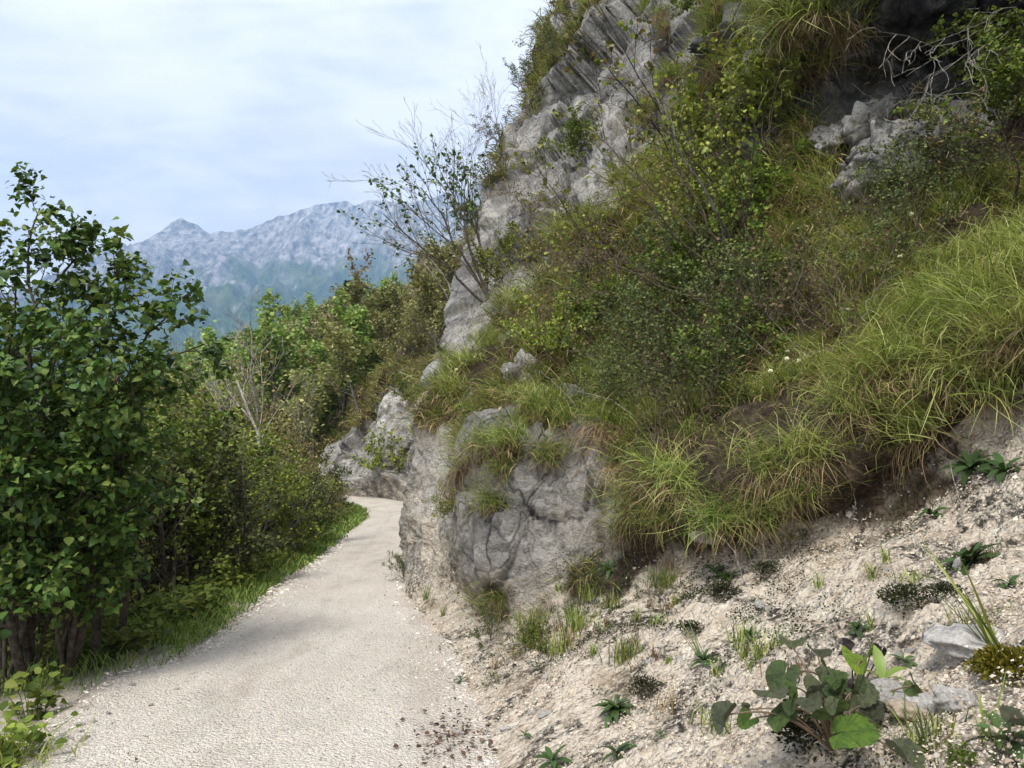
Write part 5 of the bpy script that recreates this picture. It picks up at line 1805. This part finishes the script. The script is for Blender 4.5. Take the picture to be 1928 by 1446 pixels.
def build_gravel():
    rg = np.random.default_rng(91)
    ro = np.tile(np.arange(NV), NU)
    w = np.clip((HGR.reshape(-1) - .45) / .55, 0, 1) ** 1.5 * IN_VIEW * (ro < row0[3]) * (1 - .7 * _vg) * np.clip(4 / np.maximum(_f, 1.5), .1, 2) ** 2 * (_V[:, 1] < 14)
    n = 24000
    w = w * (.12 + sstep(fbm(_V.astype(np.float32) * np.array((1.6, 1.6, .8), np.float32), 4, 93), -.15, .35))
    k, P = scatter(rg, n, w)
    d = _f[k]
    s = np.clip(rg.gamma(2.0, .0022, n) + .0025, 0, .022) * np.clip(d / 4.5, .8, 1.8)
    V, F = pebbles(rg, P, _N[k], s)
    obj('bank_gravel', mesh('bank_gravel', V, F, M_PEB, False), kind='stuff')
    n = 30000
    y = 3.0 * (15 / 3.0) ** (rg.random(n) ** 1.15)
    c = np.interp(y, PC[:700, 1], PC[:700, 0]) if np.all(np.diff(PC[:100, 1]) > 0) else 0
    lo = c - np.interp(y, PATH_C[:10, 1], PATH_L[:10]); hi = c + np.interp(y, PATH_C[:10, 1], PATH_R[:10])
    x = lo + (hi - lo) * rg.random(n)
    # looser and stonier at both edges
    edge = np.minimum(x - lo, hi - .35 - x)
    kp = (x - lo > .12 + .1 * rg.random(n)) & (rg.random(n) < np.where(edge < .45, 1.0, .55))
    x, y = x[kp], y[kp]
    edge = edge[kp]
    n = len(x)
    s = (np.clip(rg.gamma(1.6, .0022, n) + .002, 0, .016) + (edge < .35) * rg.gamma(1.2, .0026, n)) * np.clip(y / 5, .8, 1.8)
    z = .022 + .014 * fbm(np.column_stack([x * 1.6, y * 1.2, 0 * x]), 4, 201)
    V, F = pebbles(rg, np.column_stack([x, y, z]), np.tile((0, 0, 1.0), (n, 1)), s)
    obj('path_gravel', mesh('path_gravel', V, F, M_PATHPEB, False), kind='stuff')


build_gravel()


# ------------------------------------------------------------------ rosettes
def lance_leaf(K=4, w=.16, fold=.25, curl=.35):
    V, F = [], []
    pr = [.35, .8, 1.0, .75]
    for i in range(K):
        x = i / K
        z = .45 * x - curl * x * x * 1.6
        V += [(x, -w * pr[i], z + fold * w * pr[i]), (x, 0, z), (x, w * pr[i], z + fold * w * pr[i])]
    V.append((1, 0, .45 - curl * 1.6))
    for i in range(K - 1):
        a = 3 * i
        F += [(a, a + 3, a + 4, a + 1), (a + 1, a + 4, a + 5, a + 2)]
    e = 3 * (K - 1)
    return np.array(V, float), [np.array(F), np.array([(e, e + 3, e + 1), (e + 1, e + 3, e + 2)])]


M_ROS = mat_leaf('rosette_leaf', [(.05, .085, .022)], .2, .45, .4, .4)
M_ROSG = mat_leaf('grey_green_rosette_leaf', [(.045, .078, .026)], .15, .7, .1, .35)


def build_rosettes():
    rg = np.random.default_rng(95)
    lm = {0: [mesh('leaf', *lance_leaf(4, w, .3, c), M_ROS) for w, c in ((.13, .35), (.15, .5))], 1: [mesh('leaf', *lance_leaf(4, w, .25, c), M_ROSG) for w, c in ((.15, .3), (.17, .45))]}
    data = [(1832, 885, .115, 1, 15, 'grey-green rosette high on the bank under the hanging skirts'), (1890, 893, .10, 1, 11, 'smaller grey-green rosette at the upper right of the bank'),
            (1836, 1065, .115, 1, 18, 'large dark grey-green rosette on the right of the bank'), (1160, 1348, .085, 0, 30, 'dense bright green rosette at the foot of the bank'),
            (1376, 1092, .07, 1, 13, 'pale rosette in a dark mossy patch of the bank'), (1418, 1200, .045, 1, 10, 'tiny rosette above the large-leaved plant, left one'),
            (1620, 1192, .045, 1, 12, 'tiny rosette above the large-leaved plant, right one'), (1760, 975, .075, 1, 9, 'thin rosette in the upper middle of the bank'),
            (1325, 1255, .065, 1, 12, 'dark rosette under the slanting grass shoot'), (1172, 1422, .07, 0, 9, 'small flat rosette at the bottom edge'),
            (872, 1288, .05, 0, 8, 'small lime plant at the path side foot of the bank'), (1050, 1438, .08, 1, 10, 'dark leaves at the bottom edge of the bank'),
            (1345, 1078, .07, 0, 8, 'leafy sprig under the lowest hanging tussock'), (1905, 1400, .10, 0, 8, 'broad green leaves in the lower right corner'),
            (1150, 1075, .085, 0, 12, 'long-leaved rosette at the right foot of the rock nose'), (985, 1395, .04, 0, 7, 'tiny green sprout on the lower bank'),
            (1240, 1390, .03, 0, 7, 'tiny sprout right of the dense rosette'), (1700, 1250, .04, 0, 7, 'tiny sprout above the tan stone'), (1900, 1110, .06, 1, 9, 'small rosette right below the large dark one')]
    for px, py, s, kind, n, lab in data:
        p, nn = spot(px, py, 6)
        if px < 880: p[2] = max(p[2], .02)
        s *= 1.5
        o = thing('rosette_plant', lab, 'plant', p + nn * .012)
        q = Vector(unit(nn + np.array((0, 0, .8)))).to_track_quat('Z', 'Y')
        o.rotation_euler = q.to_euler()
        for i in range(n):
            l = obj('leaf', lm[kind][i % 2], o)
            f = i / n
            l.rotation_euler = (rg.normal(0, .15), -1.1 * f * rg.uniform(.7, 1.1) + .12, i * 2.399 + rg.normal(0, .2))
            l.scale = (s * (1.1 - .5 * f) * rg.uniform(.8, 1.15),) * 3
            l.location = (0, 0, .01 * f)


build_rosettes()


# ------------------------------------------------------------------ large-leaved plant in front
def round_leaf(seed, fold=.0, droop=.25):
    """a broad heart-shaped toothed leaf; stalk joins at the notch"""
    rg = np.random.default_rng(seed)
    nr, na = 5, 46
    V = [(0, 0, 0)]
    F3, F4 = [], []
    for r in range(1, nr + 1):
        for a in range(na):
            th = -math.pi * .93 + 1.86 * math.pi * a / (na - 1)
            rad = (.60 + .16 * math.cos(th) + .05 * math.cos(3 * th)) * r / nr
            if r == nr: rad *= 1 + .028 * (-1) ** a + .02 * math.sin(3 * a)
            x, y = rad * math.cos(th) + .0, rad * math.sin(th) * .98
            z = fold * abs(y) - droop * (x * x) + .05 * math.sin(5 * th + seed) * (r / nr) ** 2 + .03 * math.cos(7 * th) * (r / nr)
            V.append((x, y, z + rg.normal(0, .004)))
    for a in range(na - 1):
        F3.append((0, 1 + a, 2 + a))
    for r in range(nr - 1):
        for a in range(na - 1):
            b = 1 + r * na + a
            F4.append((b, b + na, b + na + 1, b + 1))
    return np.array(V), [np.array(F3), np.array(F4)]


def mat_bigleaf(name, base, dark, pale):
    m, t = new_mat(name)
    co = t.n('ShaderNodeTexCoord').outputs['Object']
    sp = t.n('ShaderNodeSeparateXYZ', {0: co})
    th = t.math('ARCTAN2', sp.outputs[1], sp.outputs[0])
    vein = t.math('ABSOLUTE', t.math('SINE', t.math('MULTIPLY', th, 3.5)))
    vein = t.smooth(vein, .10, .0)
    n = t.noise(co, 3.5, 6, .7)
    oi = t.n('ShaderNodeObjectInfo').outputs['Random']
    c = t.mix(t.smooth(n, .40, .66), base, dark)
    c = t.mix(t.math('MULTIPLY', vein, .6), c, pale)
    c = t.n('ShaderNodeHueSaturation', {'Color': c, 'Value': t.math('MULTIPLY_ADD', oi, .7, .65), 'Saturation': t.math('MULTIPLY_ADD', oi, .4, .75)}).outputs[0]
    bmp = t.n('ShaderNodeBump', {'Height': t.math('ADD', n, t.math('MULTIPLY', vein, -.5)), 'Distance': .06, 'Strength': .7}).outputs[0]
    b = t.n('ShaderNodeBsdfPrincipled', {'Base Color': c, 'Roughness': .5, 'Specular IOR Level': .4, 'Normal': bmp})
    tr = t.n('ShaderNodeBsdfTranslucent', {'Color': c})
    t.n('ShaderNodeOutputMaterial', {0: t.n('ShaderNodeMixShader', {0: .22, 1: b.outputs[0], 2: tr.outputs[0]}).outputs[0]})
    return m


def build_bigleaf():
    rg = np.random.default_rng(97)
    mg = mat_bigleaf('large_leaf_green', (.085, .14, .03), (.05, .085, .022), (.03, .035, .015))
    ml = mat_bigleaf('large_leaf_lime', (.16, .22, .04), (.09, .14, .03), (.25, .28, .09))
    mk = mat_bigleaf('large_leaf_greyed', (.11, .13, .06), (.06, .07, .035), (.15, .16, .10))
    mdk, t = new_mat('withered_black_leaf')
    finish(t, (.018, .014, .014), .7, None, spec=.3)
    mp, t = new_mat('reddish_stalk')
    finish(t, (.14, .10, .065), .6, None, spec=.3)
    shapes = [round_leaf(s, f, d) for s, f, d in ((1, .25, .25), (2, .75, .2), (3, .05, .45), (4, 1.0, .5))]
    ms = {id(m): [mesh('leaf', v, f, m) for v, f in shapes] for m in (mg, ml, mk, mdk)}
    root, nn = spot(1560, 1405, 6)
    o = thing('large_leaved_plant', 'plant with large toothed heart-shaped leaves spreading over the gravel at the lower right', 'plant', root)
    root2, _ = spot(1600, 1330, 6)
    # pixel, distance, size, shape, material
    L = [(1375, 1345, 2.35, .105, 1, mk), (1492, 1218, 2.75, .10, 1, mk), (1540, 1235, 2.8, .09, 1, mk), (1478, 1268, 2.55, .12, 0, mg), (1455, 1300, 2.45, .13, 2, mk), (1478, 1335, 2.4, .13, 0, mg),
         (1500, 1330, 2.35, .07, 1, mg), (1545, 1285, 2.55, .13, 0, mk), (1562, 1270, 2.6, .10, 1, mg), (1565, 1345, 2.3, .13, 0, mg), (1590, 1378, 2.2, .135, 2, mg), (1612, 1300, 2.5, .115, 2, mk), (1625, 1245, 2.7, .115, 3, ml),
         (1722, 1290, 2.5, .085, 1, ml), (1640, 1330, 2.45, .08, 2, mk), (1600, 1355, 2.3, .10, 2, mg), (1690, 1420, 2.1, .11, 1, mk), (1668, 1300, 2.5, .05, 0, ml), (1915, 1365, 1.95, .10, 1, mk)]
    r3 = np.random.default_rng(5)
    for c in range(12):
        L.append((r3.normal(1560, 75), r3.normal(1345, 38), r3.uniform(2.2, 2.6), r3.uniform(.05, .085), int(r3.integers(4)), (mg, mk, mg, ml)[int(r3.integers(4)) if c % 3 == 0 else c % 3]))
    for i, (px, py, d, s, k, m) in enumerate(L):
        s *= .88
        p = np.array(at(px, py, d))
        b = root if (i % 3 or i < 3) else root2
        if px > 1880: b = spot(1920, 1430, 6)[0]
        z = p - b
        lf = obj('leaf', ms[id(m)][k], o, p - root)
        dirv = unit(z + np.array((0, 0, -.2)))
        yaw = math.atan2(z[1] - .25, z[0])
        lf.rotation_euler = (rg.normal(0, .45) + .45, rg.normal(.35, .4), yaw + rg.normal(0, .8))
        lf.scale = (s * .92,) * 3
        if m is ml: lf['label'] = 'bright lime green young leaf'
        tt = np.linspace(0, 1, 8)[:, None]
        pts = (b - root) + z * tt + np.array((0, 0, .05)) * np.sin(tt * math.pi) - (b - root) * 0
        v, f = tube(pts, np.linspace(.0042, .0026, 8), 5)
        obj('stalk', mesh('stalk', v, f, mp), o)
    for px, py, d, s in [(1586, 1212, 2.85, .055), (1640, 1218, 2.85, .035), (1660, 1225, 2.8, .035), (1615, 1290, 2.55, .05)]:
        p = np.array(at(px, py, d))
        lf = obj('leaf', ms[id(mdk)][3], o, p - root, label='withered black curled leaf')
        lf.rotation_euler = (rg.uniform(0, 3), rg.uniform(0, 2), rg.uniform(0, 6)); lf.scale = (s,) * 3
        tt = np.linspace(0, 1, 8)[:, None]
        pts = (root2 - root) + (p - root2) * tt + np.array((.02, 0, .03)) * np.sin(tt * math.pi)
        v, f = tube(pts, np.linspace(.003, .002, 8), 5)
        obj('stalk', mesh('stalk', v, f, mdk), o)
    # lance-leaved plant beside it
    p, nn = spot(1660, 1290, 6)
    q = thing('lance_leaved_plant', 'pale lime plant with narrow upright leaves among the large toothed leaves', 'plant', p)
    me = mesh('leaf', *lance_leaf(4, .16, .2, .3), M_LIMELEAF_ONE)
    for a, e, s in ((1.4, -.95, .13), (.2, -.35, .12), (2.6, -.4, .08), (4.2, -.2, .07), (5.2, -.3, .09)):
        l = obj('leaf', me, q, (0, 0, .02))
        l.rotation_euler = (0, e, a); l.scale = (s,) * 3


M_LIMELEAF_ONE = mat_leaf('lime_single_leaf', [(.20, .27, .06)], .35, .45, .4, .2)
build_bigleaf()


# ------------------------------------------------------------------ moss, grass shoots, small tufts, fallen leaves
def build_small():
    rg = np.random.default_rng(99)

    def cushion(name, label, px, py, s, mat, n, cat='moss', length=.16):
        p, nn = spot(px, py, 6)
        dirs = unit(rg.normal(0, 1, (n, 3)) + nn * .9)
        b = dirs * rg.uniform(.3, 1.0, (n, 1)) * np.array((1, 1, .55))
        V, F = place_shapes(LEAF2, b * s, unit(dirs + rg.normal(0, .5, (n, 3))), unit(rg.normal(0, 1, (n, 3))), s * length * rg.uniform(.5, 1.3, n), .7)
        thing(name, label, cat, p + nn * s * .25, None, mesh(name, V, F, mat))
    cushion('moss_cushion', 'bright yellow-green moss cushion at the right frame edge of the bank', 1912, 1258, .10, M_MOSS, 1500)
    cushion('moss_cushion', 'smaller ochre moss cushion left of the bright one', 1845, 1270, .05, M_MOSS, 500)
    for i, (px, py, s, lab) in enumerate([(1715, 1140, .085, 'dark moss clump in the middle right of the bank'), (1785, 1125, .06, 'dark moss clump right of the larger one'), (1450, 1080, .07, 'dark moss patch on the bank under the drooping tussock'),
                                           (1370, 1125, .08, 'dark mossy patch below the pale rosette'), (1220, 1300, .07, 'dark dried moss clump left on the lower bank'), (1300, 1190, .06, 'dark moss around the slanting grass shoot'), (1550, 1395, .09, 'dark humus clump at the foot of the large-leaved plant'), (1240, 1020, .06, 'dark moss at the grass lip')]):
        cushion('moss_clump', lab, px, py, s * 1.35, M_DARKMOSS, 1000, length=.12)

    def tuft(name, label, px, py, n, L, wd, mat, lean=0.0, az=None, t1=1.4):
        p, nn = spot(px, py, 6)
        a = rg.uniform(0, 6.28, n) if az is None else az + rg.normal(0, .5, n)
        V, F = blades(rg, rg.normal(0, .012 + .03 * (n > 30), (n, 3)) * np.array((1, 1, .2)), a, L * rg.uniform(.5, 1.1, n), lean + rg.uniform(0, .4, n), lean + rg.uniform(.3, t1, n), wd, 5, 1.2, .3)
        thing(name, label, 'grass', p - nn * .01, None, mesh(name, V, F, mat))
    tuft('grass_shoot', 'tall broad grass shoot leaning left on the right side of the bank', 1885, 1235, 12, .42, .011, M_GRASS, .35, math.pi * .95, .5)
    tuft('grass_shoot', 'slanting green grass shoot in the left middle of the bank', 1325, 1235, 14, .24, .008, M_GRASS, .3, math.pi * .95, .5)
    tuft('grass_shoot', 'single broad upright grass blade near the lower right corner', 1856, 1425, 4, .26, .013, M_GRASS, .05, None, .3)
    tuft('grass_shoot', 'long yellowish grass blade crossing below the stones', 1760, 1440, 5, .36, .008, M_GRASSY, .5, math.pi * .85, .9)
    for px, py, n, L, mat, lab in [(1000, 1205, 70, .22, M_GRASS, 'green grass tuft at the foot of the grey rock nose'), (1085, 1195, 50, .18, M_GRASS, 'small grass tuft right of the rock nose foot'), (1055, 1230, 40, .15, M_GRASSY, 'yellowish grass tuft below the rock nose'),
                                    (1252, 1105, 60, .14, M_GRASS, 'short bushy grass tuft on the upper bank'), (1180, 1245, 60, .13, M_GRASS, 'rounded grass tuft in the left part of the bank'), (1105, 1130, 40, .16, M_GRASSY, 'yellowish grass tuft beside the rock nose'),
                                    (1150, 1150, 30, .14, M_GRASS, 'thin grass tuft above the rounded one'), (1070, 1215, 30, .14, M_DRY, 'dry grass tuft under the rock nose'), (800, 1130, 14, .14, M_GRASS, 'few grass blades at the foot of the rock wall'), (835, 1165, 16, .12, M_GRASS, 'sparse grass on the rubble foot of the wall'),
                                    (1440, 1240, 26, .12, M_GRASSY, 'thin yellowish blades left of the large-leaved plant'), (1400, 1215, 20, .12, M_GRASS, 'wispy grass on the bank left of the tiny rosette'), (1750, 1400, 40, .10, M_GRASS, 'low green tuft under the stone group'), (1265, 1330, 24, .09, M_DRY, 'dry wisp on the lower bank')]:
        tuft('grass_tuft', lab, px, py, int(n * 1.7), L * 1.35, .006, mat)
    r2 = np.random.default_rng(123)
    for i in range(46):
        px, py = (r2.normal(1090, 110), r2.normal(1185, 55)) if i < 26 else (r2.uniform(1150, 1900), r2.uniform(1000, 1400))
        if py < 1040 - .2 * (px - 1100) or px < 860: continue
        far_ = 'near the foot of the rock nose' if i < 26 else 'scattered on the open gravel bank'
        tuft('bank_grass', 'small thin grass tuft ' + far_, px, py, int(r2.integers(10, 46)), r2.uniform(.06, .15), .005, (M_GRASS, M_GRASSY, M_DRY)[int(r2.integers(3))])
        list(COL.objects)[-1]['group'] = 'small grass tufts of the gravel bank'
    # small leafy plants at the rock foot
    for px, py, s, kind, lab in [(925, 1205, .30, 'dark', 'small dark leafy plant at the path side of the rock nose'), (757, 1085, .34, 'dark', 'small dark plant at the foot of the rock wall beside the path'), (1230, 1125, .2, 'dark', 'dark leafy sprig under the hanging grasses'),
                                  (845, 975, .28, 'lime', 'small light green plant hanging in the rock wall'), (960, 1250, .2, 'olive', 'low olive plant below the rock nose'), (930, 1290, .12, 'dark', 'low dark plant on the lower left bank'), (1120, 1110, .22, 'dark', 'shaded leafy plant tucked against the right side of the rock nose'),
                                  (1600, 1425, .10, 'dark', 'dark low plant at the bottom edge under the large leaves'), (1700, 1432, .09, 'mid', 'small bright weed at the bottom edge right of the large leaves'), (1790, 1420, .09, 'mid', 'fine leafy weed at the bottom edge below the stone group'), (1870, 1440, .10, 'dark', 'dark leafy weed in the lower right corner'), (1650, 1375, .08, 'dark', 'dark sprig in front of the tan stone'), (1010, 1225, .24, 'mid', 'leafy green plant among the grass tufts below the rock nose'), (1075, 1180, .22, 'dark', 'dark leafy plant at the foot of the rock nose, right part')]:
        put_shrub(kind, px, py, s, lab, rg, None, 'small_plant')
    # dark moss and humus crumbs in patches on the bank
    r4 = np.random.default_rng(131)
    w4 = IN_VIEW * (HG.reshape(-1) > .3) * (np.tile(np.arange(NV), NU) < row0[3]) * (_V[:, 1] < 8)
    reg = np.exp(-((HPX - 1270) / 230) ** 2 - ((HPY - 1150) / 110) ** 2) + .35 * np.exp(-((HPX - 1650) / 200) ** 2 - ((HPY - 1010) / 60) ** 2) + .6 * np.exp(-((HPX - 1650) / 170) ** 2 - ((HPY - 1430) / 40) ** 2) + .5 * np.exp(-((HPX - 1000) / 120) ** 2 - ((HPY - 1220) / 50) ** 2)
    w4 = w4 * reg * sstep(fbm(_V.astype(np.float32) * 3.2, 4, 137), .02, .30)
    k, P = scatter(r4, 16000, w4)
    n = len(k)
    V, F = place_shapes(LEAF2, P + _N[k] * r4.uniform(0, .012, (n, 1)), unit(r4.normal(0, 1, (n, 3))), unit(_N[k] + r4.normal(0, .5, (n, 3))), r4.uniform(.005, .016, n), .8)
    obj('bank_moss', mesh('bank_moss', V, F, M_DARKMOSS), kind='stuff')
    # weeds in the lower left corner
    base = np.array((-2.62, 3.95, -.02))
    o = thing('leafy_weed', 'bright green leafy weed in the lower left corner beside the path', 'plant', base)
    n = 150
    P = np.column_stack([rg.normal(0, .10, n), rg.normal(0, .12, n), rg.uniform(.02, .22, n)])
    V, F = place_shapes(LEAF4, P, unit(np.column_stack([rg.normal(0, 1, (n, 2)), rg.normal(.1, .3, n)])), unit(rg.normal(0, .4, (n, 3)) + np.array((0, -.2, 1))), rg.uniform(.04, .085, n), .8)
    obj('foliage', mesh('foliage', V, F, M_LIMELEAF), o)
    V, F = join([tube(np.array([(0.3 * p[0], .3 * p[1], 0), p * .6, p]), np.array([.003, .0025, .002]), 4) for p in P[:60]])
    obj('stem', mesh('stem', V, F, M_GRASS), o)
    n = 160
    V, F = blades(rg, np.column_stack([rg.normal(0, .16, n), rg.normal(0, .16, n), np.zeros(n)]), rg.uniform(0, 6.28, n), rg.uniform(.1, .3, n), rg.uniform(0, .5, n), rg.uniform(.6, 1.8, n), .007, 4)
    thing('grass_tuft', 'yellow-green grass tuft in the lower left corner under the leafy weed', 'grass', base + np.array((.05, -.12, 0)), None, mesh('grass_tuft', V, F, M_GRASSY))
    base = np.array((-2.95, 4.75, -.08))
    o = thing('leafy_weed', 'dark leafy weed at the left end of the gravel bulge', 'plant', base)
    n = 90
    P = np.column_stack([rg.normal(0, .12, n), rg.normal(0, .12, n), rg.uniform(.02, .32, n)])
    V, F = place_shapes(LEAF4, P, unit(np.column_stack([rg.normal(0, 1, (n, 2)), rg.normal(.1, .3, n)])), unit(rg.normal(0, .4, (n, 3)) + np.array((0, -.2, 1))), rg.uniform(.05, .09, n), .8)
    obj('foliage', mesh('foliage', V, F, M_MIDLEAF), o)
    V, F = join([tube(np.array([(0.3 * p[0], .3 * p[1], 0), p * .6, p]), np.array([.003, .0025, .002]), 4) for p in P[:40]])
    obj('stem', mesh('stem', V, F, M_GRASS), o)
    # fallen leaves and crumbs at the right edge of the path
    m = mat_leaf('fallen_leaves', [(.05, .03, .022), (.10, .055, .038), (.16, .09, .06), (.20, .14, .09), (.07, .05, .04)], .05, .8, .2)
    n = 170
    c = np.array(at(862, 1378, 4.25))
    P = np.column_stack([c[0] + rg.normal(0, .13, n), c[1] + rg.normal(0, .22, n), np.zeros(n)])
    k2 = rg.choice(np.where((np.abs(PC[:, 1] - 7) < 4))[0], 420)
    Q = PC[k2] + PN[k2] * (np.where(rg.random(420) < .6, PR_[k2] - .25 - rg.gamma(1.5, .12, 420), -PL_[k2] + rg.gamma(1.5, .2, 420)))[:, None]
    P = np.concatenate([P, np.column_stack([Q, np.zeros(420)])])
    n = len(P)
    P[:, 2] = np.maximum(.036 + rg.uniform(0, .012, n), 0)
    V, F = place_shapes(LEAF4, P, unit(np.column_stack([rg.normal(0, 1, (n, 2)), rg.normal(0, .2, n)])), unit(rg.normal(0, .35, (n, 3)) + np.array((0, 0, 1))), np.concatenate([rg.uniform(.012, .04, n - 420), rg.uniform(.008, .024, 420)]), .8)
    obj('fallen_leaves', mesh('fallen_leaves', V, F, m), kind='stuff')
    # bare roots and twigs hanging in the dark cave
    sp = [dict(kids=6, ang=.5, klen=.7, **{'from': .3}), dict(kids=3, ang=.5, ratio=.55, seg=7, wob=.16, up=-.06, taper=.4), dict(seg=5, wob=.2, up=-.05, taper=.4)]
    for i, (r, tips, lab) in enumerate([((1905, 40), [(1810, 120), (1765, 180)], 'pale bare branch hanging down in front of the dark cave'), ((1900, 30), [(1700, 100), (1640, 60)], 'thin bare branch crossing the top of the dark cave'), ((1830, 130), [(1790, 240), (1720, 190)], 'drooping bleached twigs in the middle of the dark cave')]):
        p, n = spot(*r)
        stem_thing('hanging_branch', lab, (p, n), [at(a, b, 5.9) for a, b in tips], 0.006, sp, M_GREYBARK, None, LEAF4, .1, 340 + i, cat='branch')
    for i, (px, py, s, lab) in enumerate([(1855, 45, .14, 'brown dried flower umbel hanging at the top of the cave'), (1730, 190, .11, 'reddish brown dried tuft in the dark cave'), (1670, 212, .13, 'brown dried tuft on top of the pale boulders'), (1655, 268, .10, 'brown dried tuft between the pale boulders')]):
        p, nn = spot(px, py)
        n = 260
        V, F = blades(rg, rg.normal(0, .02, (n, 3)), rg.uniform(0, 6.28, n), s * rg.uniform(.4, 1.1, n), rg.uniform(0, 1.6, n), rg.uniform(.3, 2.2, n), .005, 3)
        thing('dry_tuft', lab, 'dry plant', p + nn * .12, None, mesh('dry_tuft', V, F, M_DRY))


build_small()
